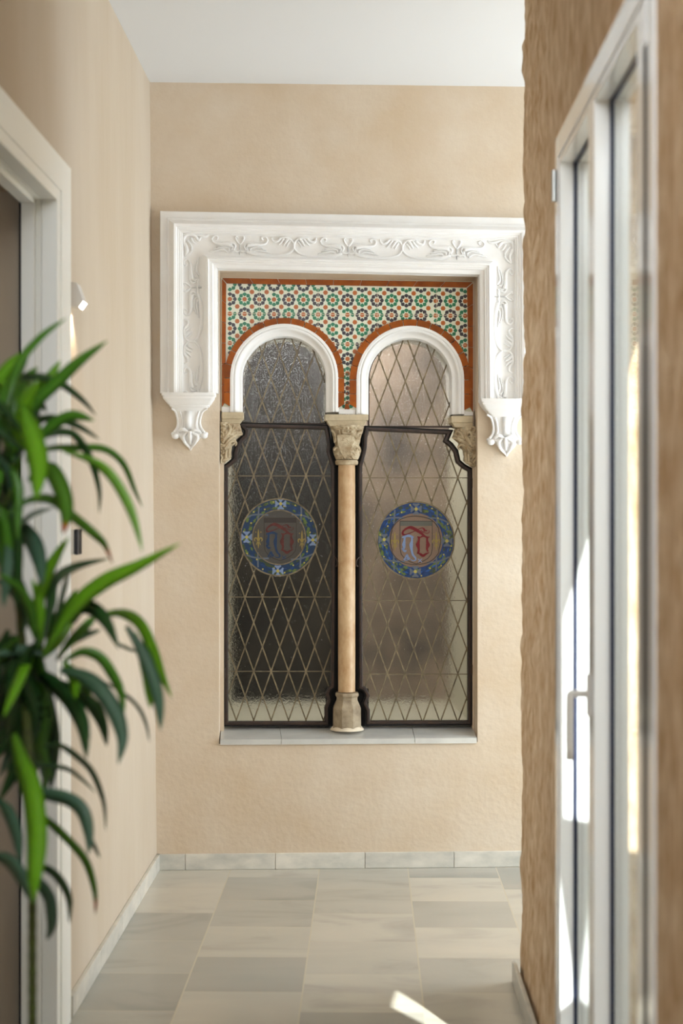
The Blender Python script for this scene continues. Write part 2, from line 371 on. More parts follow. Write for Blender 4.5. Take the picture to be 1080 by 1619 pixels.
# path across the wall: along the face from the door to the corner, round the corner, return face
npth = 90
for i in range(npth+1): cols.append(('f', FY1 + (YC-.03-FY1)*i/npth))
for i in range(1, 6): cols.append(('c', i/6*math.pi/2))
for i in range(13): cols.append(('r', i/12*(WT-.03)))
rows = 300
P = []
for r in range(rows+1):
    z = H*r/rows; row = []
    for k, val in cols:
        if k == 'f': p = Vector((XR, val, z)); nrm = Vector((-1, 0, 0)); w = min(1, max(0, (val-FY1-.02)/.35))
        elif k == 'c': p = Vector((XR+.03-.03*math.cos(val), YC-.03+.03*math.sin(val), z)); nrm = Vector((-math.cos(val), math.sin(val), 0)); w = 1
        else: p = Vector((XR+.03+val, YC, z)); nrm = Vector((0, 1, 0)); w = 1-val/(WT)
        q = Vector((p.y*9 - p.z*3.0, p.z*7+p.x*9, p.x*7))
        d = noise.noise(q)*.5 + noise.noise(q*2.3)*.4 + noise.noise(q*6)*.16
        dd = abs(noise.noise(Vector((p.y*20-p.z*12, p.z*9, 3.3+p.x*9))))
        lean = -.009*(z/H) + .002
        amt = .6 + .4*(z/H)
        row.append(p + nrm*((d*.019 - (0.5-dd)*.010)*w*amt) + Vector((-lean if True else 0, 0, 0))*w)
    P.append(row)
b.grid(P, flip=True)
b.box((XR+.02, FY1, 0), (XR+WT, YC-.02, H)) 
b.box((XR, -1.6, 0), (XR+WT, FY0, H)); b.box((XR, FY0, FZ1), (XR+WT, FY1, H))
struct(b.build('wall_right', plaster_r, smooth='auto'), 'tan plaster right wall, chiselled rough at its corner')
# side passage walls that carry the light onto the end wall
b = MB(); b.box((XR+WT, YC-.3, 0), (3.0, YC-.02, H)); struct(b.build('wall_passage', exterior))
# skirtings
def skirting(name, p0, p1, nrm, length, label):
    m = MB(); d = (Vector(p1)-Vector(p0)); Ln = d.length; d.normalize(); n = Vector(nrm); k = 0; a = 0; first = length*.32
    while a < Ln:
        e = min(Ln, a + (first if k == 0 else length)-.0018)
        q = [Vector(p0)+d*a, Vector(p0)+d*e]
        t = .013; h = .062
        vs = [q[0], q[1], q[1]+n*t, q[0]+n*t]
        vs = vs + [v+Vector((0, 0, h)) for v in vs]
        m.add(vs, [(0,3,2,1),(4,5,6,7),(0,1,5,4),(1,2,6,5),(2,3,7,6),(3,0,4,7)])
        a = e+.0018; k += 1
    return m, label
m, l = skirting('', L(248, 1376) - Vector((0, 0, L(248, 1376).z)), Vector((3.0, 0, 0)), (0, -1, 0), .355, '')
for i, v in enumerate(m.v): m.v[i] = v + Vector((0, -.0005, .0005))
struct(m.build('baseboard_back', base_marble, frame=MW, bevel=.0015), 'marble skirting below the end wall')
m, l = skirting('', (XL0+.0005, 5.93, .0005), (XL0+.0005, 4.16, .0005), (1, 0, 0), .40, '')
struct(m.build('baseboard_left', base_marble, bevel=.0015), 'marble skirting along the left wall')
m, l = skirting('', (XR-.012, YC-.0, .0005), (XR-.012, FY1+.02, .0005), (-1, 0, 0), .40, '')
struct(m.build('baseboard_right', base_marble, bevel=.0015), 'marble skirting at the rough right corner')

# ================================================================== LEFT DOORWAY (white lacquered frame)
dr = thing('door_1', 'white lacquered doorframe of the left doorway', None, (XL0, 3.9, 0)); dr['kind'] = 'structure'
def casing_ring(mb, x0, x1, yfar, w, ztop, ynear=2.9):
    """far upright + head, outer edge (yfar, ztop), width w towards the opening"""
    mb.box((x0, yfar-w, 0.0), (x1, yfar, ztop)); mb.box((x0, ynear, ztop-w), (x1, yfar-w-.0005, ztop))
m = MB(); x = XL0
m.box((x-.03, 4.012, 0), (x+.014, 4.131, 2.359)); m.box((x-.03, 2.9, DZ+.034), (x+.014, 4.0115, 2.359)); m.box((x-.03, 3.990, 0), (x+.001, 4.0115, DZ+.0335)); m.build('casing', lacquer, dr, bevel=.002)
m = MB(); m.box((x-.03, DY1, 0), (x+.013, 3.9895, DZ+.033)); m.box((x-.03, 2.9, DZ), (x+.013, DY1-.0005, DZ+.033)); m.box((x+.0005, 2.9, 0), (x+.013, 3.0, DZ-.0005)); m.build('inner_bead', lacquer, dr, bevel=.003)
m = MB(); m.box((x-.16, 3.0005, 0), (x+.0004, 3.02, DZ-.0125)); m.build('near_lining', lacquer, dr, bevel=.0015)
m = MB(); m.box((x-.046, DY1, 0), (x-.0305, DY1+.03, DZ+.03)); m.box((x-.082, DY1-.012, 0), (x-.0465, DY1+.03, DZ+.03))
m.box((x-.046, 2.9, DZ), (x-.0305, DY1-.0005, DZ+.03)); m.box((x-.082, 2.9, DZ-.012), (x-.0465, DY1-.0125, DZ+.03)); m.build('lining', lacquer, dr, bevel=.0015)
m = MB(); m.box((x-.087, DY1-.013, 0), (x-.0825, DY1+.03, DZ+.02)); m.build('door_seal', upvc_d, dr)

# ================================================================== RIGHT FRENCH DOOR (white, two glazed leaves)
fd = thing('door_2', 'white glazed french door in the right wall, two narrow leaves', None, (XR, 3.0, 0)); fd['kind'] = 'structure'
xf = XR-.004
m = MB()   # outer frame
m.box((xf, FY1-.045, 0), (XR+.075, FY1, FZ1)); m.box((xf, FY0, 0), (XR+.075, 2.442, FZ1)); m.box((xf, 2.4425, FZ1-.055), (XR+.075, FY1-.0455, FZ1))
m.build('outer_frame', upvc, fd, bevel=.002)
m = MB(); m.box((XR-.0037, 2.4425, .0), (XR+.07, 2.4755, FZ1-.14)); m.build('rubber_seal', upvc_d, fd)
XG = XR+.036
def leaf(y0, y1, pane0, pane1, name):
    lf = MB(); z0, z1 = .012, FZ1-.058; pz0, pz1 = .10, 2.235; a, c = xf+.002, XR+.068
    lf.box((a, pane1, z0), (c, y1, z1)); lf.box((a, y0, z0), (c, pane0, z1))
    lf.box((a, pane0+.0003, z0), (c, pane1-.0003, pz0)); lf.box((a, pane0+.0003, pz1), (c, pane1-.0003, z1))
    o = lf.build(name, upvc, fd, bevel=.0015)
    g = MB(); t = .006
    g.box((XG-.006, pane1-t, pz0), (XG+.002, pane1-.0002, pz1)); g.box((XG-.006, pane0+.0002, pz0), (XG+.002, pane0+t, pz1))
    g.box((XG-.006, pane0+t, pz1-t), (XG+.002, pane1-t, pz1-.0002)); g.box((XG-.006, pane0+t, pz0+.0002), (XG+.002, pane1-t, pz0+t))
    g.build('gasket', gasket, o)
    g = MB(); g.box((XG, pane0-.004, pz0-.004), (XG+.006, pane1+.004, pz1+.004)); g.build('glass_pane', cglass, o)
    return o
leaf(3.072, 3.588, 3.105, 3.562, 'leaf_frame'); leaf(2.476, 3.068, 2.545, 3.028, 'leaf_frame')
m = MB(); hz = 1.01; m.box((xf-.006, 3.062, hz-.02), (xf+.002, 3.084, hz+.065)); hp = m.build('handle_plate', white_p, fd, bevel=.002)
m = MB(); m.tube(spline([(xf-.004, 3.073, 1.035), (xf-.034, 3.073, 1.035), (xf-.041, 3.073, 1.025), (xf-.041, 3.073, .90)], 4), .0075, 10, up=Vector((0, 1, 0.01))); m.build('handle_lever', white_p, hp, smooth=True)
m = MB(); m.tube([(xf-.006, FY1-.02, 2.155), (xf-.006, FY1-.02, 2.23)], .006, 10, up=Vector((0, 1, 0))); m.build('hinge', steel, fd, smooth='auto')
# exterior beyond the door: rendered far reveal and an unseen added wall pierced to shape the sunlight
b = MB(); b.box((XR+.076, FY1+.003, 0), (XR+WT+.04, FY1+.022, FZ1+.2)); struct(b.build('trim_1', exterior))
pts_q = [(.43, 3.6, .66), (.86, 3.6, .56), (.86, 3.6, 2.55), (.43, 3.6, 1.13)]
pts_p = [(.068, 4.45, 0), (.048, 4.27, 0), (.30, 3.86, 0), (.335, 3.93, 0)]
XCW = 1.6
def back(p):
    t = (XCW-p[0])/-SUN.x; return (XCW, p[1]-SUN.y*t, p[2]-SUN.z*t)
hq = [back(p) for p in pts_q]; hp_ = [back(p) for p in pts_p]
outer = [(XCW, -1.4, 0), (XCW, 4.2, 0), (XCW, 4.2, 4.05), (XCW, -1.4, 4.05)]
loops = [outer, hq, hp_]
flat = [Vector(p) for lp in loops for p in lp]
b = MB(); tris = tessellate_polygon([[Vector((p[1], p[2], 0)) for p in lp] for lp in loops])
n = len(flat); b.v += flat + [p+Vector((.02, 0, 0)) for p in flat]
for t in tris: b.f.append(list(t)); b.m.append(0); b.f.append([n+i for i in reversed(t)]); b.m.append(0)
k = 0
for lp in loops:
    c = len(lp)
    for i in range(c): b.f.append([k+i, k+(i+1) % c, n+k+(i+1) % c, n+k+i]); b.m.append(0)
    k += c
struct(b.build('wall_sun_mask', exterior))

# ================================================================== BIG PLASTER SURROUND (alfiz)
def st(o, which):      # cross stations of the sweep in photo pixels
    if which == 0: return (254+92*o, 622.5)
    if which == 1: return (254+91*o, 336+92*o)
    if which == 2: return (847-92*o, 347.3+90.5*o)
    return (848-91.5*o, 637)
prof = [(0, 0), (0, .030), (.008, .033), (.10, .036), (.125, .033), (.135, .040), (.16, .040), (.18, .046), (.215, .064), (.25, .072), (.285, .070), (.30, .063), (.325, .062), (.33, .057), (.36, .057), (.365, .052), (.385, .052), (.40, .040),
        (.42, .036), (.60, .033), (.68, .034), (.76, .042), (.795, .060), (.815, .066), (.84, .067), (.855, .060), (.875, .060), (.88, .055), (.905, .056), (.92, .052), (.925, .046), (.955, .044), (.985, .038), (.99, -.0), (1.0, -.0)]
sur = thing('plaster_surround', 'white carved plaster surround framing the twin arched window', 'moulding', L(550, 380, 0), MW)
m = MB(); P = []
def lerp2(a, c, t): return (a[0]+(c[0]-a[0])*t, a[1]+(c[1]-a[1])*t)
stations = []
for w0, w1, k in ((0, 1, 24), (1, 2, 48), (2, 3, 24)):
    for i in range(k): stations.append((w0, w1, i/k))
stations.append((2, 3, 1.0))
for w0, w1, t in stations:
    row = []
    for o, h in prof:
        q = lerp2(st(o, w0), st(o, w1), t); p = L(q[0], q[1], 0); nz = 0
        row.append(Vector((p.x+nz, -h + (nz if h > .01 else 0), p.z+nz)))
    P.append(row)
m.grid(P)
for e in (P[0], P[-1]):   # end caps
    c = [Vector((p.x, min(p.y, -.0), p.z)) for p in e]; n0 = len(m.v); m.v += c + [Vector((p.x, 0, p.z)) for p in e]
    for i in range(len(e)-1): m.f.append([n0+i, n0+i+1, n0+len(e)+i+1, n0+len(e)+i]); m.m.append(0)
mo = m.build('moulding_frame', gesso, sur, smooth='auto')
# carved frieze strokes: s runs away from the goblet, t from the outer edge of the field inwards (photo pixels)
ST = [([(0, 33), (0, 26), (0, 15)], [1.6, 1.0, 1.2]), ([(0, 15), (3, 12), (6.5, 6), (5.5, 2.5), (2.5, 5)], [1.3, 1.5, 1.6, 1.4, .9]),
      ([(0, 25), (4, 27), (9, 26), (13, 28)], [1.3, 1.8, 2.0, 1.5]),
      ([(10, 27), (24, 31), (45, 33), (65, 32), (79, 27), (86, 18), (83, 8), (75, 3.5), (64, 3.5)], [2.8, 3.6, 3.2, 2.5, 1.9, 1.6, 1.8, 2.6, 2.2]),
      ([(65, 4), (60, 8.5), (54, 9.5), (51, 6), (51, 2.5)], [2.6, 2.3, 1.9, 1.6, 1.0]), ([(77, 4.5), (73, 9), (69, 16)], [2.6, 2.6, .8]), ([(70, 4), (66, 10), (61, 15)], [2.3, 2.0, .7]), ([(80, 8), (76, 13), (74, 18)], [1.8, 1.5, .6]),
      ([(12, 17), (22, 15), (34, 14.5), (41, 12.5), (44, 7), (40, 2.5), (35, 3.5), (35.5, 7), (38, 7)], [3.4, 3.2, 2.4, 1.7, 1.5, 1.5, 1.4, 1.4, 1.0]),
      ([(10, 24), (7, 18), (11, 13.5), (20, 13), (31, 15)], [1.4, 1.8, 1.8, 1.6, 1.0]), ([(13, 26), (11, 20), (16, 16.5), (26, 17), (37, 20)], [1.3, 1.6, 1.6, 1.4, .8]),
      ([(17, 27), (17, 22), (23, 19.5), (32, 21), (42, 24)], [1.3, 1.5, 1.5, 1.3, .8]), ([(19, 29), (25, 24.5), (34, 25), (48, 28)], [1.3, 1.8, 1.8, .8])]
m = MB()
def stroke(pts, radii, fn, depth=.036, fl=1.25):
    P3 = spline([Vector((p[0], 0, p[1])) for p in pts], 4)
    rr = interp(radii, len(P3)); out = []
    for p in P3:
        q = fn(p.x, p.z); out.append(L(q[0], q[1], -depth))
    m.tube(out, [r*PX for r in rr], 7, flat=fl)
def units(fn, smax0, smax1):
    for sg, mx in ((-1, smax0), (1, smax1)):
        for pts, rad in ST:
            if max(p[0] for p in pts) > mx: continue
            stroke(pts, rad, lambda s, t: fn(sg*s, t))
ytop = lambda x: 370 + (x-288)*.0195
for cx, s0, s1 in ((379, 50, 90), (550.5, 90, 90), (722, 90, 50)): units(lambda s, t, c=cx: (c+s, ytop(c+s)+t*.98), s0, s1)
for cy, s0, s1 in ((454.5, 50, 90), (625.5, 90, 0)): units(lambda s, t, c=cy: (288.5+t*.92, c+s), s0, -1 if s1 == 0 else s1)
for cy, s0, s1 in ((469, 50, 90), (640, 90, 0)): units(lambda s, t, c=cy: (813.5-t*.95, c+s), s0, -1 if s1 == 0 else s1)
for fn in ((lambda x, y: (x, y)), (lambda x, y: (1101.5-x, y+10.5))):
    stroke([(296, 394), (291, 386), (291, 375), (298, 371), (308, 373), (314, 380), (318, 374)], [1.4, 2.4, 3, 3, 3, 2.4, 1], fn)
    stroke([(300, 372), (312, 371), (324, 374), (330, 370), (326, 366)], [2, 2.6, 2.3, 1.6, 1.2], fn); stroke([(292, 384), (296, 396), (294, 405), (300, 401), (304, 395)], [2.2, 2.8, 2, 2, 1], fn)
    stroke([(302, 376), (306, 384), (310, 385)], [2, 1.8, .8], fn); stroke([(296, 380), (303, 390), (302, 396)], [2, 1.8, .8], fn)
m.build('frieze_carving', gesso_s, sur, smooth=True)

# ================================================================== CORBELS
def corbel(dx, dy, label):
    o0 = L(300+dx, 660+dy, 0); t = thing('corbel', label, 'corbel', o0, MW, 'plaster corbels under the window surround')
    # sections: py, xl, xr, depth
    S = [(622.8, 257, 342, .078), (627, 257.3, 342, .078), (629, 259, 340, .074), (632, 259.5, 339.5, .074), (637, 263.5, 336, .064), (640.5, 266.5, 334, .060), (641.5, 268.5, 332, .056), (643.5, 269, 331.5, .056), (646, 271.5, 327.5, .052)]
    m = MB()
    def ring(py, xl, xr, d, ry):
        a, c = L(xl+dx, py+dy), L(xr+dx, py+dy); w = c.x-a.x; k = min(.012, w*.2)
        return [Vector((x, y, a.z)) for x, y in ((a.x, 0), (a.x, -d+k), (a.x+k*.3, -d+k*.3), (a.x+k, -d), (c.x-k, -d), (c.x-k*.3, -d+k*.3), (c.x, -d+k), (c.x, 0))]
    rr = [ring(*s, 0) for s in S]
    def loft(rr):
        n = len(rr[0]); b0 = len(m.v)
        for r in rr: m.v.extend(r)
        for i in range(len(rr)-1):
            for j in range(n): q = (j+1) % n; m.f.append([b0+i*n+j, b0+i*n+q, b0+(i+1)*n+q, b0+(i+1)*n+j]); m.m.append(0)
        m.f.append([b0+j for j in range(n)]); m.m.append(0); m.f.append([b0+(len(rr)-1)*n+j for j in reversed(range(n))]); m.m.append(0)
    loft(rr); ab = m.build('abacus', gesso, t, smooth='auto')
    m = MB()
    S = [(645, 272, 327, .050), (650, 275.5, 323, .046), (655, 279, 319.5, .041), (662, 281.5, 316.5, .037), (670, 282.5, 315.5, .035), (677, 282, 316, .036), (682, 279, 319, .040), (687, 275, 323, .044), (691, 283, 318, .044), (697, 288, 314, .038), (703, 294, 308.5, .030), (708, 298, 304.5, .022), (712.5, 300.8, 302, .012)]
    loft([ring(*s, 0) for s in S]); body = m.build('body', gesso, t, smooth='auto')
    m = MB()
    def tb(pts, rad, dep, fl=.8):
        P = spline([L(x+dx, y+dy, -dep[min(i, len(dep)-1)]) for i, (x, y) in enumerate(pts)], 5); m.tube(P, [r*PX for r in interp(rad, len(P))], 8, flat=fl)
    tb([(271, 646), (277, 650), (280, 658), (281.5, 668), (280, 677), (275, 684)], [1.6, 2, 2, 2, 2.2, 2.5], [.046, .042, .034, .030, .032, .036])
    tb([(328, 646), (321, 650), (317.5, 658), (316, 668), (318, 677), (323, 684)], [1.6, 2, 2, 2, 2.2, 2.5], [.046, .042, .034, .030, .032, .036])
    tb([(284, 650), (287, 660), (288, 672), (285, 681)], [1.2, 1.7, 1.7, 1.6], [.045, .038, .036, .040]); tb([(315, 650), (311.5, 660), (310, 672), (312, 681)], [1.2, 1.7, 1.7, 1.6], [.045, .038, .036, .040])
    a = L(293+dx, 651+dy, -.050); c = L(303.5+dx, 682+dy, -.040); a2 = L(291.5+dx, 650+dy, -.046)
    for y_, (xa, xb) in enumerate(((292.5, 304),)):
        p = [L(292.5+dx, 651+dy), L(304+dx, 651+dy), L(303+dx, 681+dy), L(294+dx, 681+dy)]
        m.prism([Vector((q.x, -.048+(.004 if i > 1 else 0), q.z)) for i, q in enumerate(p)][:], [Vector((q.x, -.02, q.z)) for q in p])
    m.ball(L(277.5+dx, 689.5+dy, -.038), .0145, sc=(1.05, .9, .85)); m.ball(L(322.5+dx, 689+dy, -.038), .0145, sc=(1.05, .9, .85))
    m.ball(L(273.5+dx, 686+dy, -.030), .008); m.ball(L(326+dx, 686+dy, -.030), .008)
    tb([(283, 683), (290, 679), (299, 684), (308, 680), (317, 683)], [2, 3, 2.4, 3, 2], [.044, .050, .046, .050, .044])
    tb([(296, 684), (290, 690), (292, 699), (301, 709)], [2.2, 2.6, 2.6, 1.2], [.048, .048, .042, .022]); tb([(304, 684), (312, 690), (309, 699), (301.5, 709)], [2.2, 2.6, 2.6, 1.2], [.048, .048, .042, .022])
    tb([(300, 682), (300.5, 692), (301, 702)], [2.6, 3, 1.4], [.054, .052, .036])
    m.build('leaf_carving', gesso_s, t, smooth=True); return t
corbel(0, 0, 'white leaf-carved corbel under the left end of the plaster surround, fully in view')
corbel(499, 9.6, 'white leaf-carved corbel next to the rough tan wall edge')

# ================================================================== TILE PANEL
YT = .075                     # tile face, behind the wall plane
ARCH = [dict(cx=449.3, cy=597.5, r0=65.8, r1=86.2, ro=95.0, bot=651.5), dict(cx=648.6, cy=600.5, r0=65.5, r1=86.0, ro=95.6, bot=655)]
tp = thing('tile_panel', 'green, black and orange star-patterned tile panel above the two arches', 'tile panel', L(550, 560, YT), MW)
m = MB()
def slab(pts, y0, y1, mi=0):
    m.prism([L(x, y, y0) for x, y in pts], [Vector((L(x, y, y0).x, y1, L(x, y, y0).z)) for x, y in pts], mi)
def arcpts(A, r, a0, a1, n): return [(A['cx']+r*math.cos(math.radians(a0+(a1-a0)*i/n)), A['cy']-r*math.sin(math.radians(a0+(a1-a0)*i/n))) for i in range(n+1)]
A0, A1 = ARCH
bg = [(350, 439), (748.5, 445), (748.5, 654)] + [(A1['cx']+A1['r1']-3, 654)] + arcpts(A1, A1['r1']-3, 0, 180, 40) + [(A1['cx']-A1['r1']+3, 652), (A0['cx']+A0['r1']-3, 652)] + arcpts(A0, A0['r1']-3, 0, 180, 40) + [(A0['cx']-A0['r1']+3, 650), (350, 650)]
slab(bg, YT, YT+.05, 0)
bed = m.build('tile_bed', tilecream, tp)
m = MB()
def inside_field(x, y, mg=0):
    if x < 358.5+mg or x > 737.5-mg: return False
    for A in ARCH:
        if y < A['cy'] and math.hypot(x-A['cx'], y-A['cy']) < A['r1']+3: return False
        if y >= A['cy'] and abs(x-A['cx']) < A['r1']+3: return False
    return y > 449+(x-358)*.013+mg
def poly(pts, y, mi, t=.0004):
    q = [L(a, c, y-t) for a, c in pts]
    cen = sum(q, Vector())/len(q); n = len(q); b0 = len(m.v); m.v += q + [cen] + [Vector((p.x, y, p.z)) for p in q]
    for i in range(n):
        j = (i+1) % n; m.f.append([b0+i, b0+j, b0+n]); m.m.append(mi); m.f.append([b0+j, b0+i, b0+n+1+i, b0+n+1+j]); m.m.append(mi)
def star(cx, cy, r, r2, k, mi, rot=0, jit=0):
    poly([(cx+(r if i % 2 == 0 else r2)*math.cos(math.pi*i/k+rot), cy+(r if i % 2 == 0 else r2)*math.sin(math.pi*i/k+rot)) for i in range(2*k)], YT, mi)
PP = 23.25
for j in range(-3, 8):
    for i in range(-9, 9):
        cx = 549.5+PP*i; cy = 497.8+23.2*j+(cx-549.5)*.009
        fade = random.random() < .12
        mi = 0 if (i+j) % 2 == 0 else 1
        for k in range(8):
            a = math.pi/4*k
            def pt(r, w): return (cx+math.cos(a)*r-math.sin(a)*w, cy+math.sin(a)*r+math.cos(a)*w)
            ctr = pt(7.6, 0)
            if not inside_field(*ctr) or not inside_field(*pt(10.4, 0)) : continue
            if random.random() < .02: continue
            poly([pt(4.5, 0), pt(5.6, 1.7), pt(7.4, 3.1), pt(8.6, 3.3), pt(9.8, 2.3), pt(11.1, .0), pt(9.8, -2.3), pt(8.6, -3.3), pt(7.4, -3.1), pt(5.6, -1.7)], YT, mi)
        if inside_field(cx, cy, 2): star(cx, cy, 4.0, 3.2, 8, 2, math.pi/8)
        sx, sy = cx+PP/2, cy+PP/2
        if inside_field(sx, sy, 3): star(sx, sy, 4.2, 3.2, 8, 2, 0)
# little strip between the arches
for k, (yy, mi, r) in enumerate(((592, 0, 3.0), (606, 0, 2.6), (614, 1, 2.6), (622.5, 2, 2.6), (630, 1, 2.6), (637, 0, 2.6))): star(548.7, yy, r, r*.7, 6, mi, math.pi/2)
# joints between the large tiles
for x in (410, 503, 596.5, 690):
    y = 449+(x-358)*.013
    while y < 600:
        if inside_field(x, y+1): poly([(x-.35, y), (x+.35, y), (x+.35, y+2), (x-.35, y+2)], YT-.0005, 3)
        y += 2
for y0 in (497.4, 543.8):
    x = 359
    while x < 736:
        yy = y0+(x-549.5)*.009
        if inside_field(x, yy): poly([(x, yy-.35), (x+2, yy-.35), (x+2, yy+.35), (x, yy+.35)], YT-.0005, 3)
        x += 2
m.build('star_pattern', [t_green, t_black, t_orange, grout_m], tp)
# terracotta border: straight runs and arch rings
m = MB()
def run(p0, p1, q0, q1, n, g=.7, mids=None, y=YT-.006):
    """n tiles between lines p0-p1 (outer) and q0-q1 (inner)"""
    for i in range(n):
        a = i/n; c = (i+1)/n; ln = math.hypot(p1[0]-p0[0], p1[1]-p0[1]); e = g/2/ln
        l = lambda u, v, t: (u[0]+(v[0]-u[0])*t, u[1]+(v[1]-u[1])*t)
        slab([l(p0, p1, a+e), l(p0, p1, c-e), l(q0, q1, c-e), l(q0, q1, a+e)], y, YT+.004)
run((351, 439.5), (748, 446), (358.5, 448), (738, 454.5), 9)
run((351, 440.5), (350.7, 644), (357.6, 448.5), (356.2, 636), 6)
run((748, 447), (748, 652), (738.6, 455), (742.2, 642), 6)
for A, lb, rb in ((A0, 643.5, 646), (A1, 646, 650)):
    n = 13; 
    for i in range(n):
        a0 = 180*i/n+.35; a1 = 180*(i+1)/n-.35
        slab(arcpts(A, A['ro'], a0, a1, 6) + arcpts(A, A['r1']-1, a1, a0, 6), YT-.008, YT+.004)
    left = A is A0
    for sgn, bt in ((-1, lb), (1, rb)):
        xo = A['cx']+sgn*A['ro']; xi = A['cx']+sgn*(A['r1']-1); y = A['cy']+.6; segs = (A['cy']+21, bt-(8 if True else 0))
        y0 = y
        for y1 in (y+22, bt-.5):
            slab([(xo, y0), (xi, y0), (xi, y1-.5), (xo, y1-.5 - (6 if y1 > y+30 else 0))], YT-.008, YT+.004); y0 = y1+.3
slab([(544.8, 647), (553, 647), (551.3, 638.5), (546.2, 638.5)], YT-.008, YT+.004)
m.build('terracotta_border', terracotta, tp, bevel=.0006)
for pts in ([(351, 643), (363, 644), (363, 651.5), (351, 651.5)], [(536, 646.5), (562, 648), (562, 655), (536, 654.5)], [(734, 650), (748, 651.5), (748, 657), (734, 657)]):
    m = MB(); slab(pts, YT-.004, YT+.06); m.build('plaster_foot', gesso_s, tp)      # white strip under the terracotta ends

# ================================================================== ARCH MOULDINGS
for A, lb in ((A0, 'white plaster arch moulding around the left arched light'), (A1, 'white plaster arch moulding around the right arched light')):
    o0 = L(A['cx'], A['cy'], YT); m = MB(); P = []
    prf = [(0, .11), (0, -.004), (.06, -.010), (.24, -.011), (.30, -.006), (.42, -.010), (.50, -.008), (.60, .004), (.72, .010), (.80, .011), (.93, .012), (1.0, .018), (1.0, .19)]
    path = [(-1, A['bot'], None), (-1, A['bot']-25, None)] + [(None, None, 180-180*i/40) for i in range(41)] + [(1, A['bot']-25, None), (1, A['bot'], None)]
    for sg, yy, ang in path:
        row = []
        for o, h in prf:
            r = A['r1']+(A['r0']-A['r1'])*o
            x, y = (A['cx']+sg*r, yy) if ang is None else (A['cx']+r*math.cos(math.radians(ang)), A['cy']-r*math.sin(math.radians(ang)))
            p = L(x, y, YT); row.append(Vector((p.x, YT+h, p.z)))
        P.append(row)
    m.grid(P)
    for e in (P[0], P[-1]):
        n0 = len(m.v); m.v += e; m.f.append([n0+i for i in range(len(e))]); m.m.append(0)
    o = m.build('arch_moulding', gesso_s, frame=MW, origin=o0, smooth='auto'); tag(o, lb, 'moulding', 'plaster arches of the twin window')

# ================================================================== IMPOSTS, CAPITALS, COLUMN
def block(px0, px1, py0, py1, y0, y1, mb, ins=0, px0b=None, px1b=None):
    px0b = px0 if px0b is None else px0b; px1b = px1 if px1b is None else px1b
    p = [L(px0, py0, y0), L(px1, py0, y0), L(px1b, py1, y0), L(px0b, py1, y0)]
    mb.prism([Vector((q.x, y0, q.z)) for q in p], [Vector((q.x, y1, q.z)) for q in p])
def relief(mb, rows, yc, ry, amp, seed, nc=26, ledge='r', nscale=70, yback=None):
    """carved block: rows of (py, xl, xr); bulging front with chiselled noise"""
    ks = []
    for i in range(len(rows)-1):
        for k in range(6): t = k/6; ks.append([rows[i][j]+(rows[i+1][j]-rows[i][j])*t for j in range(3)])
    ks.append(rows[-1]); P = []
    for py, xl, xr in ks:
        row = []
        for j in range(nc+1):
            t = j/nc
            if ledge == 'both': a = math.pi*(1-t); x = .5+.5*math.cos(a); dep = math.sin(a)
            else: a = math.pi/2*t; x = math.sin(a); dep = math.cos(a)
            if ledge == 'l': x = 1-x
            p = L(xl+(xr-xl)*x, py, yc)
            q = Vector((p.x*nscale, seed, p.z*nscale)); nn = (abs(noise.noise(q))*1.6-.5)+.6*noise.noise(q*2.1)
            row.append(Vector((p.x+.0015*noise.noise(q*1.3), yc-ry*dep**.6+nn*amp*(0.3+dep), p.z)))
        P.append(row)
    mb.grid(P)
    n0 = len(mb.v)
    for e in (P[0], P[-1]):
        n0 = len(mb.v); mb.v += e; c = sum(e, Vector())/len(e); mb.v.append(Vector((c.x, yc, c.z)))
        for i in range(len(e)-1): mb.f.append([n0+i, n0+i+1, n0+len(e)]); mb.m.append(0)
YCOL = .10
col = thing('stone_column', 'honey coloured stone column between the two leaded casements', 'column', L(548, 1150, YCOL), MW, kind='thing')
m = MB(); block(513.5, 582.6, 655.2, 664.5, YT-.022, .17, m); block(516, 580, 664.5, 673.6, YT-.016, .16, m, px0b=521, px1b=576.5); m.build('impost_block', stone2, col, bevel=.003)
m = MB()
relief(m, [(673.5, 521.5, 574.5), (677, 522, 575), (682, 524, 573), (692, 526.5, 570.5), (700, 528, 569), (704, 530, 567.5), (708, 526.5, 570), (714, 526.5, 570.5), (720, 528, 569), (727, 531.5, 566)], YCOL+.02, .072, .0075, 1.0, ledge='both')
sh = [(533, 688), (544.5, 686.5), (556.5, 688), (557, 702), (553, 714), (545.5, 725), (538.5, 715), (534.5, 702)]
m.prism([L(x, y, YCOL-.058) for x, y in sh], [Vector((L(x, y, YCOL-.058).x, YCOL, L(x, y, YCOL-.058).z)) for x, y in sh])
for pts in ([(563, 685), (562, 690), (565, 693), (569, 691), (570, 686)], [(524, 680), (529, 686), (531, 694), (529, 700)], [(572, 680), (566, 684), (563, 690)], [(528, 712), (532, 708), (537, 712), (534, 719)], [(569, 711), (563, 707), (557, 712), (561, 719)], [(559, 704), (562, 713), (566, 708)]):
    P_ = spline([L(x, y, YCOL-.046) for x, y in pts], 4); m.tube(P_, .0042, 7)
random.seed(3)
for k in range(22):
    x, y = random.uniform(536, 555), random.uniform(690, 716)
    if abs(x-545.5) > (725-y)*.42+1: continue
    m.tube([L(x, y, YCOL-.058), L(x+random.uniform(-3, 3), y+random.uniform(-3, 3), YCOL-.058)], .0021, 5)
m.build('capital', stone, col, smooth='auto')
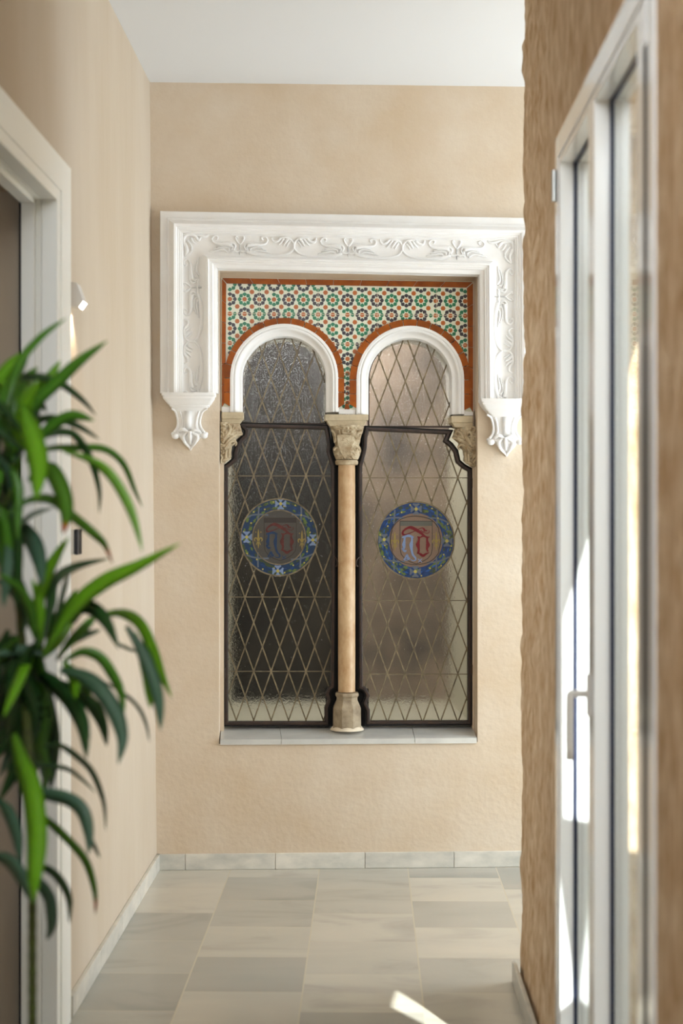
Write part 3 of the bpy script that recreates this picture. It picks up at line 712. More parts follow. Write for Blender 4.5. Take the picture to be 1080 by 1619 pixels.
def lathe(mb, cx_px, prof, yc, n=32, rot=0):
    P = []
    for py, r in prof:
        c = L(cx_px(py), py, yc); P.append([Vector((c.x+r*math.cos(2*math.pi*j/n+rot), yc+r*math.sin(2*math.pi*j/n+rot), c.z)) for j in range(n)])
    b0 = len(mb.v)
    for r in P: mb.v += r
    for i in range(len(P)-1):
        for j in range(n): q = (j+1) % n; mb.f.append([b0+i*n+j, b0+i*n+q, b0+(i+1)*n+q, b0+(i+1)*n+j]); mb.m.append(0)
    mb.f.append([b0+j for j in range(n)]); mb.m.append(0); mb.f.append([b0+(len(P)-1)*n+j for j in reversed(range(n))]); mb.m.append(0)
m = MB(); lathe(m, lambda y: 548.2, [(727.5, .043), (729, .046), (732, .0465), (734.5, .0445), (735.5, .038)], YCOL); m.build('neck_ring', stone, col, smooth='auto')
m = MB(); lathe(m, lambda y: 548.2, [(735.5, .0338), (738, .0343), (806, .0348), (809, .0343), (812, .0350), (920, .0352), (1040, .0350), (1093.5, .0345)], YCOL); m.build('shaft', shaft_m, col, smooth='auto')
m = MB(); lathe(m, lambda y: 548.6, [(1094.5, .045), (1096, .0505), (1099, .0505), (1102, .045), (1106, .045), (1117, .058), (1120, .060), (1149, .0605)], YCOL-.004, n=8, rot=math.pi/8); m.build('base', base_m, col, bevel=.002)
m = MB(); lathe(m, lambda y: 548.6, [(1146, .050), (1149.5, .062), (1152.5, .068), (1153.5, .068)], YCOL-.004, n=24); m.build('mortar_bed', grout_m, col, smooth='auto')

def half_capital(side, label):
    if side < 0: X = lambda x: x; dy = 0
    else: X = lambda x: 1098.6-x; dy = 6
    o0 = L(X(360), 700+dy, .1); t = thing('half_capital', label, 'capital', o0, MW, 'carved half capitals at the window jambs')
    m = MB(); a, c = sorted((X(350.5), X(385))); a2, c2 = sorted((X(350.5), X(380.5)))
    block(a, c, 651.5+dy, 662+dy, YT-.022, .17, m)
    if side < 0: block(350.5, 384.5, 662, 669.5, YT-.016, .16, m, px1b=379)
    else: block(X(384.5), X(350.5), 662+dy, 669.5+dy, YT-.016, .16, m, px0b=X(379), px1b=X(350.5))
    m.build('impost_block', stone2, t, bevel=.003)
    m = MB(); rows = [(669, 378), (674, 381), (681, 382), (686, 384.5), (690, 380), (695, 374), (701, 373.5), (706, 367.5), (716, 365.5), (722, 366.5), (727, 362), (733, 352)]
    rows = [(py+dy, 350, xr) for py, xr in rows] if side < 0 else [(py+dy, X(xr), X(350)) for py, xr in rows]
    relief(m, rows, .125, .07, .010, 5.0 if side < 0 else 9.0, ledge='r' if side < 0 else 'l', nscale=60)
    for pts, r in (([(352, 700), (356, 692), (362, 684), (364, 676), (360, 672), (358, 676)], 2.2), ([(353, 706), (361, 697), (369, 690), (378, 687), (383, 687)], 2.0), ([(355, 710), (362, 700), (370, 697), (374, 701), (372, 705)], 1.7),
                   ([(365, 690), (369, 681), (375, 676), (379, 679)], 1.8), ([(371, 692), (376, 684), (381, 680)], 1.3), ([(353, 690), (353, 681), (357, 674)], 1.9), ([(358, 712), (357, 722), (356, 731)], 1.6), ([(363, 709), (362, 718), (362, 727)], 1.4), ([(352, 728), (358, 726), (364, 724)], 1.8)):
        P_ = spline([L(X(x), y+dy, .125-.07*max(.35, math.cos(min(1.2, (x-350)/34)))) for x, y in pts], 4)
        m.tube(P_, [q*PX for q in interp([r*1.1, r*1.3, r*.6], len(P_))], 7)
    m.build('capital', stone, t, smooth='auto')
half_capital(-1, 'weathered leaf-carved stone half capital at the left jamb of the window')
half_capital(1, 'weathered leaf-carved stone half capital at the right jamb of the window')

# ================================================================== LEADED LIGHTS
YG = .135
def pip(x, y, poly):
    c = False; n = len(poly); j = n-1
    for i in range(n):
        xi, yi = poly[i]; xj, yj = poly[j]
        if (yi > y) != (yj > y) and x < (xj-xi)*(y-yi)/(yj-yi)+xi: c = not c
        j = i
    return c
def offset(poly, w):
    n = len(poly); out = []
    ar = sum(poly[i][0]*poly[(i+1) % n][1]-poly[(i+1) % n][0]*poly[i][1] for i in range(n)); sg = 1 if ar > 0 else -1
    for i in range(n):
        a, b_, c = Vector(poly[i-1]), Vector(poly[i]), Vector(poly[(i+1) % n])
        d1 = (b_-a).normalized(); d2 = (c-b_).normalized(); n1 = Vector((-d1.y, d1.x))*sg; n2 = Vector((-d2.y, d2.x))*sg
        mm = (n1+n2); mm = mm/max(.35, mm.length_squared/2) if mm.length > 1e-6 else n1
        out.append(tuple(b_+mm*w)) 
    return out
def ribbon(mb, P0, P1, y0, y1, mi=0):
    n = len(P0); b0 = len(mb.v)
    for i in range(n):
        a, c = L(*P0[i], y0), L(*P1[i], y0)
        mb.v += [a, c, Vector((c.x, y1, c.z)), Vector((a.x, y1, a.z))]
    for i in range(n):
        j = (i+1) % n
        for k in range(4): q = (k+1) % 4; mb.f.append([b0+4*i+k, b0+4*j+k, b0+4*j+q, b0+4*i+q]); mb.m.append(mi)
def lattice(mb, poly, x0, y0, dx, rowh, hole=None, bars=(), y=YG, hw=1.0, tilt=0):
    """diamond came lines crossing at (x0+k*dx, y0)"""
    s = dx/2/rowh; ymin = min(p[1] for p in poly); ymax = max(p[1] for p in poly)
    for sg in (-1, 1):
        for k in range(-60, 60):
            run_ = None; yy = ymin
            pts = []
            while yy <= ymax+.5:
                x = x0+k*dx+sg*s*(yy-y0); ok = pip(x, yy, poly) and not (hole and math.hypot(x-hole[0], yy-hole[1]) < hole[2])
                if ok: run_ = run_ or (x, yy); last = (x, yy)
                if (not ok or yy+1 > ymax+.5) and run_:
                    if last[1]-run_[1] > 3: pts.append((run_, last))
                    run_ = None
                yy += 1
            for a, c in pts: came(mb, a, c, hw, y)
    for by in bars:
        xs = [x for x in range(int(min(p[0] for p in poly)), int(max(p[0] for p in poly))) if pip(x, by, poly)]
        if xs: came(mb, (xs[0], by), (xs[-1]+1, by), .6, y-.001)
def came(mb, a, c, hw, y):
    d = Vector((c[0]-a[0], c[1]-a[1])).normalized(); n_ = Vector((-d.y, d.x))*hw
    q = [(a[0]+n_.x, a[1]+n_.y), (c[0]+n_.x, c[1]+n_.y), (c[0]-n_.x, c[1]-n_.y), (a[0]-n_.x, a[1]-n_.y)]
    mb.prism([L(x_, y_, y-.004) for x_, y_ in q], [Vector((L(x_, y_, y-.004).x, y+.0005, L(x_, y_, y-.004).z)) for x_, y_ in q])
def pane(poly, y, t=.004):
    mb = MB(); q = [L(a, c, y) for a, c in poly]; mb.prism(q, [Vector((p.x, y+t, p.z)) for p in q]); return mb

# fixed arched lights above
for idx, (A, lb) in enumerate(((A0, 'left fixed arched light of brownish leaded glass'), (A1, 'right fixed arched light of brownish leaded glass'))):
    bt = 671 if idx == 0 else 676
    w = thing('window_%d' % (idx+1), lb, None, L(A['cx'], bt, YG), MW); w['kind'] = 'structure'
    out = [(A['cx']+A['r0']+1.5, bt)] + arcpts(A, A['r0']+1.5, 0, 180, 36) + [(A['cx']-A['r0']-1.5, bt)]
    m = MB(); ribbon(m, out, offset(out, 2.6), YG-.012, YG+.012); m.build('window_frame', iron, w)
    pane(offset(out, .6), YG).build('glass_pane', hglass, w)
    m = MB(); lattice(m, offset(out, 1.2), 386.9 if idx == 0 else 613.2-27.6, 634.3 if idx == 0 else 602.8, 27.55 if idx == 0 else 27.7, 37.8 if idx == 0 else 37.2); m.build('lead_lattice', lead, w)

outl = [(381, 668.8), (518.5, 672.5), (521.5, 688), (524, 707), (522.5, 713), (525, 722), (530, 736), (531, 900), (529.5, 1088), (524, 1091), (521.5, 1097), (524.5, 1108), (519.5, 1120), (520, 1147.5), (354.2, 1147.5), (354, 736.5), (363, 729.5), (369.2, 724), (369, 716), (372, 705.5), (378, 694), (386, 687), (386.8, 681.5), (379.5, 673)]
outr = [(577.5, 674.2), (715.5, 680.5), (711, 690), (708.5, 696), (715, 701), (723.5, 712), (727, 728), (735, 735), (746.5, 741.5), (746.3, 1146), (578.5, 1146.5), (578.5, 1124), (573, 1112), (578, 1100), (574, 1092), (567, 1089), (566.3, 900), (565.8, 738.5), (570.5, 722), (573.5, 708), (574.5, 690)]
YF = .112
def casement(outp, label, med, par, idx):
    o0 = L(sum(p[0] for p in outp)/len(outp), 1147, YF); t = thing('leaded_casement', label, 'window', o0, MW, 'leaded casements either side of the column')
    inn = offset(outp, 5.4)
    m = MB(); mid = offset(outp, 1.4)
    ribbon(m, mid, offset(outp, 5.6), YF-.006, YF+.03, 0); ribbon(m, offset(outp, 4.2), offset(outp, 6.6), YF+.004, YF+.028, 0); fr = m.build('casement_frame', iron, t, bevel=.0015)
    m = MB(); ribbon(m, offset(outp, -1.2), mid, YF+.004, YF+.05, 0); m.build('rebate_seal', iron_k, t)
    pane(offset(outp, 5.9), YG).build('glass_pane', hglass, t)
    m = MB(); x0, y0, dx, rh, bars = par
    lattice(m, inn, x0, y0, dx, rh, (med[0], med[1], med[2]-1), bars); m.build('lead_lattice', lead, t)
    # hinges and latch
    for hy in ((770, 850, 1065) if idx == 0 else (765, 850, 1060)):
        m = MB(); hx = 355 if idx == 0 else 746; m.tube([L(hx, hy-7, YF-.008), L(hx, hy+7, YF-.008)], .0035, 8); m.ball(L(hx, hy-8, YF-.008), .0045, 8, 5); m.build('hinge', iron, t, smooth='auto')
    m = MB(); s_ = 1 if idx == 0 else -1; bx = 531 if idx == 0 else 566
    m.tube(spline([L(bx-3*s_, 880, YF-.010), L(bx+1.5*s_, 885, YF-.018), L(bx+3*s_, 892, YF-.018), L(bx, 896, YF-.014)], 4), .0028, 7); m.build('latch_hook', iron, t, smooth=True)
    medallion(t, med, idx)
    return t

def medallion(par, med, idx):
    cx, cy, R = med; ym = YG-.0015
    X = (lambda a: 375+a/8) if idx == 0 else (lambda a: 590+a/8); Y = (lambda a: 780+a/8) if idx == 0 else (lambda a: 785+a/8)
    C8 = (530, 556) if idx == 0 else (540, 555)
    def ring(r, rx=None, n=64, c=None):
        rx = rx or r; c = c or C8; return [(c[0]+rx*math.cos(2*math.pi*i/n), c[1]+r*math.sin(2*math.pi*i/n)) for i in range(n)]
    def layer(mb, pts, lev, mi=0, back_=None):
        y = ym-.0007*lev; q = [L(X(a), Y(c), y) for a, c in pts]; mb.prism(q, [Vector((p.x, (ym+.0008) if back_ is None else back_, p.z)) for p in q], mi)
    def band(mb, r0, r1, lev, mi=0, th=.001):
        n = len(r0); y = ym-.0007*lev; b0 = len(mb.v)
        for i in range(n):
            a, c = L(X(r0[i][0]), Y(r0[i][1]), y), L(X(r1[i][0]), Y(r1[i][1]), y); mb.v += [a, c, Vector((c.x, ym+.001, c.z)), Vector((a.x, ym+.001, a.z))]
        for i in range(n):
            j = (i+1) % n
            for k in range(4): q = (k+1) % 4; mb.f.append([b0+4*i+k, b0+4*j+k, b0+4*j+q, b0+4*i+q]); mb.m.append(mi)
    def line(mb, pts, w, lev, mi=0, sub=4):
        P2 = spline([Vector((a, c, 0)) for a, c in pts], sub) if sub else [Vector((a, c, 0)) for a, c in pts]
        k = len(P2); ws = interp(w, k) if isinstance(w, (list, tuple)) else [w]*k
        l_, r_ = [], []
        for i, p in enumerate(P2):
            d = (P2[min(i+1, k-1)]-P2[max(i-1, 0)]).normalized(); nn = Vector((-d.y, d.x, 0))*ws[i]/2; l_.append((p.x+nn.x, p.y+nn.y)); r_.append((p.x-nn.x, p.y-nn.y))
        y = ym-.0007*lev; b0 = len(mb.v)
        for a, c in zip(l_, r_):
            qa, qc = L(X(a[0]), Y(a[1]), y), L(X(c[0]), Y(c[1]), y); mb.v += [qa, qc, Vector((qc.x, ym+.0005, qc.z)), Vector((qa.x, ym+.0005, qa.z))]
        for i in range(k-1):
            for j in range(4): q = (j+1) % 4; mb.f.append([b0+4*i+j, b0+4*i+4+j, b0+4*i+4+q, b0+4*i+q]); mb.m.append(mi)
        mb.f.append([b0, b0+1, b0+2, b0+3]); mb.m.append(mi); e = b0+4*(k-1); mb.f.append([e+3, e+2, e+1, e]); mb.m.append(mi)
    mb = MB()
    band(mb, ring(488), ring(300), 0, 0); layer(mb, ring(345, 336 if idx == 0 else 340), .3, 1)
    md = mb.build('medallion', [m_navy if idx == 0 else m_blue, m_disc2 if idx == 0 else m_disc], par)
    md['label'] = 'round blue-bordered medallion with a heraldic shield'
    mb = MB(); band(mb, ring(496), ring(478), 6, 0)
    if idx == 0: band(mb, ring(352, 342), ring(338, 328), 6, 0)
    else:
        lob = [(C8[0]-3+(322+ (18 if abs(math.sin(4*math.pi*i/64)) > .75 else 0))*math.cos(2*math.pi*i/64), C8[1]+(318-8*math.cos(8*math.pi*i/64))*math.sin(2*math.pi*i/64)) for i in range(64)]
        lob2 = [(C8[0]+(a-C8[0])*.975, C8[1]+(c-C8[1])*.975) for a, c in lob]; band(mb, lob, lob2, 4, 1)
    mb.build('lead_ring', [lead, m_line], md)
    # foliage flecks on the border
    mb = MB(); random.seed(11+idx)
    for k in range(120):
        a = random.uniform(0, 2*math.pi); r = random.choice((random.uniform(362, 392), random.uniform(440, 468))) if idx == 0 else random.uniform(362, 468)
        x, y = C8[0]+r*math.cos(a), C8[1]+r*math.sin(a); s = random.uniform(18, 33); ra = a+math.pi/2
        pts = []
        for j in range(10):
            q = 2*math.pi*j/10; rr = s*(1 if j % 2 else .55)*random.uniform(.8, 1.1); u, v = rr*1.5*math.cos(q), rr*.75*math.sin(q)
            pts.append((x+u*math.cos(ra)-v*math.sin(ra), y+u*math.sin(ra)+v*math.cos(ra)))
        layer(mb, pts, 1+.05*(k % 7), 0 if random.random() < .6 else 1)
    for k in range(28):
        a = 2*math.pi*(k+.3)/28; r = random.uniform(395, 425); x, y = C8[0]+r*math.cos(a), C8[1]+r*math.sin(a); ra = a+math.pi/2; l_ = random.uniform(26, 44); w_ = random.uniform(8, 13)
        layer(mb, [(x+l_*math.cos(ra), y+l_*math.sin(ra)), (x+w_*math.cos(a), y+w_*math.sin(a)), (x-l_*math.cos(ra), y-l_*math.sin(ra)), (x-w_*math.cos(a), y-w_*math.sin(a))], 1.5+.05*(k % 5), 2)
    BP = [m_green, m_green2, m_blue2 if idx else m_blue, m_greyblue, m_yel]
    for pts in ([(275, 170), (270, 250), (262, 345)], [(808, 170), (812, 240), (806, 335), (800, 380)], [(262, 745), (262, 830), (265, 935)], [(800, 745), (802, 840), (796, 940)],
                [(120, 305), (190, 275), (290, 268), (395, 275)], [(690, 272), (800, 275), (890, 300), (960, 340)], [(120, 780), (200, 808), (300, 822), (400, 822)], [(680, 838), (790, 828), (870, 805), (965, 765)]):
        line(mb, pts, 20, 2, 3)
    for k in range(20):
        a = 2*math.pi*(k+.5)/20; r = 425+28*(-1)**k; layer(mb, [(C8[0]+r*math.cos(a)+11*math.cos(q*math.pi/4), C8[1]+r*math.sin(a)+11*math.sin(q*math.pi/4)) for q in range(8)], 3, 4)
    mb.build('border_foliage', BP, md)
    for (x, y) in (((550, 132), (120, 553), (957, 590), (515, 982)) if idx == 0 else ((545, 158), (140, 545), (934, 562), (534, 950))):
        mb = MB()
        for k in range(4):
            a = math.pi/2*k
            def rt(u, v): return (x+u*math.cos(a)-v*math.sin(a), y+u*math.sin(a)+v*math.cos(a))
            layer(mb, [rt(8, -9), rt(38, -18), rt(58, -44), rt(74, -36), rt(68, -14), rt(68, 14), rt(74, 36), rt(58, 44), rt(38, 18), rt(8, 9)], 3.2, 0)
        layer(mb, [(x+21*math.cos(q*math.pi/6), y+21*math.sin(q*math.pi/6)) for q in range(12)], 4, 1)
        mb.build('cross', [m_ltblue if idx == 0 else m_greyblue, m_yel], md)
    # shield
    mb = MB(); sh = [(340, 312), (748, 312), (748, 660), (735, 730), (690, 785), (620, 825), (545, 852), (465, 825), (400, 785), (355, 730), (342, 660)]
    line(mb, sh+[sh[0]], 9, 1.5, 0, sub=0); layer(mb, [(345, 312), (745, 312), (745, 372), (345, 372)], 1.2, 1)
    mb.build('shield', [m_line, m_band if idx else m_band2], md)
    mb = MB()      # letter n
    bl = m_ltblue if idx else m_navy
    line(mb, [(366, 520), (395, 508), (440, 496), (485, 506), (514, 518)], [12, 26, 34, 26, 10], 3); line(mb, [(400, 515), (396, 560), (388, 610), (392, 650), (372, 660), (400, 692), (420, 680)], [26, 26, 44, 26, 22, 28, 14], 3)
    line(mb, [(490, 512), (492, 560), (482, 610), (488, 680), (505, 740), (535, 775), (535, 805), (500, 812), (478, 796)], [24, 26, 46, 26, 26, 22, 16, 12, 8], 3)
    line(mb, [(385, 800), (412, 768), (428, 740), (440, 770), (462, 788), (420, 790), (392, 796)], [8, 16, 24, 26, 16, 10, 8], 3); line(mb, [(385, 798), (420, 810), (470, 790)], 7, 3.2)
    line(mb, [(566, 788), (590, 808), (618, 832)], 9, 3); line(mb, [(620, 788), (594, 808), (572, 836)], 9, 3.1)
    mb.build('letter', bl, md)
    mb = MB()
    line(mb, [(556, 508), (575, 515), (592, 515)], [8, 20, 14], 3); line(mb, [(582, 512), (578, 560), (566, 612), (578, 660), (574, 705), (552, 722)], [26, 26, 52, 26, 26, 8], 3)
    line(mb, [(570, 716), (600, 730), (632, 750), (665, 728), (708, 708)], [14, 28, 34, 26, 8], 3); line(mb, [(694, 700), (682, 660), (694, 612), (684, 560), (684, 512)], [20, 26, 50, 26, 26], 3); line(mb, [(590, 520), (635, 500), (680, 515), (716, 512)], [12, 24, 22, 8], 3)
    line(mb, [(392, 486), (372, 470), (385, 435), (430, 402), (478, 392), (540, 420), (600, 458), (650, 500)], [26, 26, 22, 26, 40, 42, 36, 22], 2.6)
    line(mb, [(392, 488), (450, 470), (520, 440), (590, 405), (635, 395)], [16, 11, 9, 9, 14], 3.1); line(mb, [(600, 425), (640, 455), (685, 465), (712, 448), (700, 425)], [8, 9, 9, 9, 6], 3); line(mb, [(632, 400), (650, 425), (640, 445)], [22, 26, 8], 3); line(mb, [(655, 430), (685, 432)], [22, 14], 3.3)
    mb.build('letter', m_red if idx else m_red2, md)
    for fx, fy in (((268, 575), (820, 590)) if idx == 0 else ((275, 565), (800, 560))):
        mb = MB()
        line(mb, [(fx, fy-120), (fx, fy-70), (fx, fy-10), (fx, fy+30)], [4, 20, 24, 12], 3)
        for sg in (-1, 1):
            line(mb, [(fx+sg*8, fy+28), (fx+sg*20, fy-5), (fx+sg*38, fy-10), (fx+sg*48, fy+10), (fx+sg*40, fy+34)], [12, 14, 18, 16, 6], 3.2)
            line(mb, [(fx+sg*6, fy+48), (fx+sg*20, fy+60), (fx+sg*26, fy+80)], [8, 12, 5], 3.2); layer(mb, [(fx+sg*32+8*math.cos(q*math.pi/4), fy-84+8*math.sin(q*math.pi/4)) for q in range(8)], 3)
        line(mb, [(fx-24, fy+40), (fx+24, fy+40)], 8, 3.6, sub=0); line(mb, [(fx, fy+45), (fx, fy+80), (fx, fy+120)], [14, 18, 4], 3)
        mb.build('fleur_de_lis', m_yel2, md)
casement(outl, 'dark-framed leaded casement left of the stone column, with a dim blue medallion', (441.9, 849.3, 61.5), (373.6, 752, 27.55, 38.7, (752.5, 944, 1061.5)), 0)
casement(outr, 'dark-framed leaded casement right of the stone column, with a brighter blue and red medallion', (657.5, 854.4, 61.0), (584.8, 755.5, 27.85, 38.7, (755.5, 949.5, 1066)), 1)

# ---- what lies behind the leaded glass: plastered recess, added boards painted as the dim room
zt = L(550, 440, .3).z; zb = L(550, 1147, YG).z
xa = L(355, 900, YG).x; xb = L(746, 900, YG).x; YB = .96
m = MB()
m.box((xa-.04, YG+.03, zb-.05), (xb+.04, YB, zb-.002)); m.box((xa-.06, YG+.03, zb-.05), (xa, YB, zt+.1)); m.box((xb, YG+.03, zb-.05), (xb+.06, YB, zt+.1)); m.box((xa-.06, YG+.03, zt+.02), (xb+.06, YB, zt+.1))
struct(m.build('trim_2', back_white, frame=MW), 'pale plastered recess seen through the leaded glass')
m = MB(); block(524, 573, 674, 1089, .150, .165, m); block(515, 583, 1089, 1147.5, .150, .165, m); struct(m.build('trim_4', iron_k, frame=MW))  # black slab added behind the column so the gaps look shaded
xm = L(549, 900, YB).x
m = MB(); m.box((xa-.06, YB, zb-.05), (xm, YB+.03, zt+.1)); struct(m.build('recess_tone_board', backboard, frame=MW))
m = MB(); m.box((xm, YB, zb-.05), (xb+.06, YB+.03, zt+.1)); struct(m.build('recess_tone_board', backboard2, frame=MW))
# masonry between and around the arches, behind the tiles
m = MB()
spx = [(346, 434), (752, 434), (752, 655), (A1['cx']+A1['r1']-4, 655)] + arcpts(A1, A1['r1']-4, 0, 180, 30) + [(A1['cx']-A1['r1']+4, 655), (A0['cx']+A0['r1']-4, 655)] + arcpts(A0, A0['r1']-4, 0, 180, 30) + [(A0['cx']-A0['r1']+4, 655), (346, 655)]
slab(spx, YT+.05, YT+.18); struct(m.build('wall_spandrel', back_white, frame=MW))
m = MB()
xq0 = L(354.3, 900, YF).x; xq1 = L(746.8, 900, YF).x; zt0 = L(550, 650, YT).z
m.box((nx0-.01, .10, nz0-.03), (xq0, .20, zt0)); m.box((xq1, .10, nz0-.03), (nx1+.01, .20, zt0))
xq0 = L(351.2, 500, YT).x; xq1 = L(747.6, 500, YT).x
m.box((nx0-.01, YT+.002, zt0), (xq0, .20, nz1+.01)); m.box((xq1, YT+.002, zt0), (nx1+.01, .20, nz1+.01)); m.box((xq0, YT+.002, L(550, 443.3, YT).z), (xq1, .20, nz1+.01))
struct(m.build('trim_3', plaster, frame=MW), 'plaster reveal around the tile panel and casements')
la = area('recess_fill', (0, 0, 0), (0, 0, -1), .8, .3, 13, (1, .97, .93)); la.matrix_world = MW @ Matrix.Translation(((xa+xb)/2, .52, zt+.01))  # added lamp in the recess top, brightens the reveal behind the glass

# ================================================================== SILL
def sill():
    m = MB(); z1 = L(550, 1148, .15).z; z0 = L(550, 1168.2, -.012).z; zz = L(550, 1176.5, -.012).z
    js = [L(348, 1170, -.012).x, L(445, 1170, -.012).x, L(656, 1170, -.012).x, L(754.3, 1170, -.012).x]
    kb = [nx0+.0015, L(441.8, 1148, .15).x, L(651, 1148, .15).x, nx1-.0015]
    for i in range(3):
        g = .0009
        a, c = js[i]+g, js[i+1]-g; a2, c2 = kb[i]+g, kb[i+1]-g
        ka, kc = (max(a, nx0+.0015), min(c, nx1-.0015))
        m.add([(a, -.012, zz), (c, -.012, zz), (c, -.012, z0), (a, -.012, z0), (ka, .0, z0+.0022), (kc, .0, z0+.0022), (c2, .165, z1), (a2, .165, z1), (ka, .0, zz), (kc, .0, zz), (c2, .165, zz), (a2, .165, zz)],
              [(0,1,2,3), (3,2,5,4), (4,5,6,7), (0,8,9,1), (8,11,10,9), (1,9,5,2), (0,3,4,8), (9,10,6,5), (8,4,7,11), (11,7,6,10)])
    o = m.build('window_sill', sill_m, frame=MW, origin=L(550, 1176, 0)); tag(o, 'polished grey marble sill under the leaded casements', 'window sill', kind='thing')
sill()

# ================================================================== WALL LAMP, CONTROL UNIT
def atX(px, py, X):
    D = D_ + R_*((px-540)/F); s = X/D.x; return Vector((X, D.y*s, CAMH+s*(815-py)/F))
sc0 = atX(110, 466, -.845); zl = sc0.z
ls = thing('wall_lamp', 'small white cube wall lamp on the left wall, lit below', 'lamp', sc0)
m = MB(); Y0, Y1 = sc0.y-.004, sc0.y+.055; x0 = -.846
m.add([(x0, Y0, zl-.030), (x0+.027, Y0, zl-.036), (x0+.040, Y0, zl-.018), (x0+.022, Y0, zl+.034), (x0, Y0, zl+.036), (x0, Y1, zl-.030), (x0+.027, Y1, zl-.036), (x0+.040, Y1, zl-.018), (x0+.022, Y1, zl+.034), (x0, Y1, zl+.036)],
      [(0,1,2,3,4), (9,8,7,6,5), (0,5,6,1), (1,6,7,2), (2,7,8,3), (3,8,9,4), (4,9,5,0)]); m.build('lamp_body', white_p, ls, bevel=.0015)
m = MB(); m.add([(x0+.0285, Y0+.003, zl-.0365), (x0+.041, Y0+.003, zl-.019), (x0+.041, Y1-.003, zl-.019), (x0+.0285, Y1-.003, zl-.0365)],
                [(0,1,2,3)]); m.build('diffuser', lampglow, ls)
pl = bpy.data.lights.new('wall_lamp_glow', 'SPOT'); pl.energy = 3.5; pl.color = (1, .80, .55); pl.spot_size = math.radians(115); pl.spot_blend = .6; pl.shadow_soft_size = .008
po = bpy.data.objects.new('wall_lamp_glow', pl); COL.objects.link(po); po.location = (x0+.012, sc0.y+.045, zl-.042); po.rotation_euler = Vector((-.38, 0, -1)).to_track_quat('-Z', 'Y').to_euler()
cu0 = atX(106.5, 857, -.8415)
cu = thing('control_unit', 'small white wall control unit with a black front on the left wall', 'control unit', cu0)
m = MB(); hh = .036; m.box((cu0.x, cu0.y, cu0.z-hh), (cu0.x+.018, cu0.y+.06, cu0.z+hh)); m.build('housing', white_p, cu, bevel=.003)
m = MB(); m.box((cu0.x+.0185, cu0.y, cu0.z-hh), (cu0.x+.030, cu0.y+.06, cu0.z+hh)); m.build('front_panel', black_p, cu, bevel=.003)

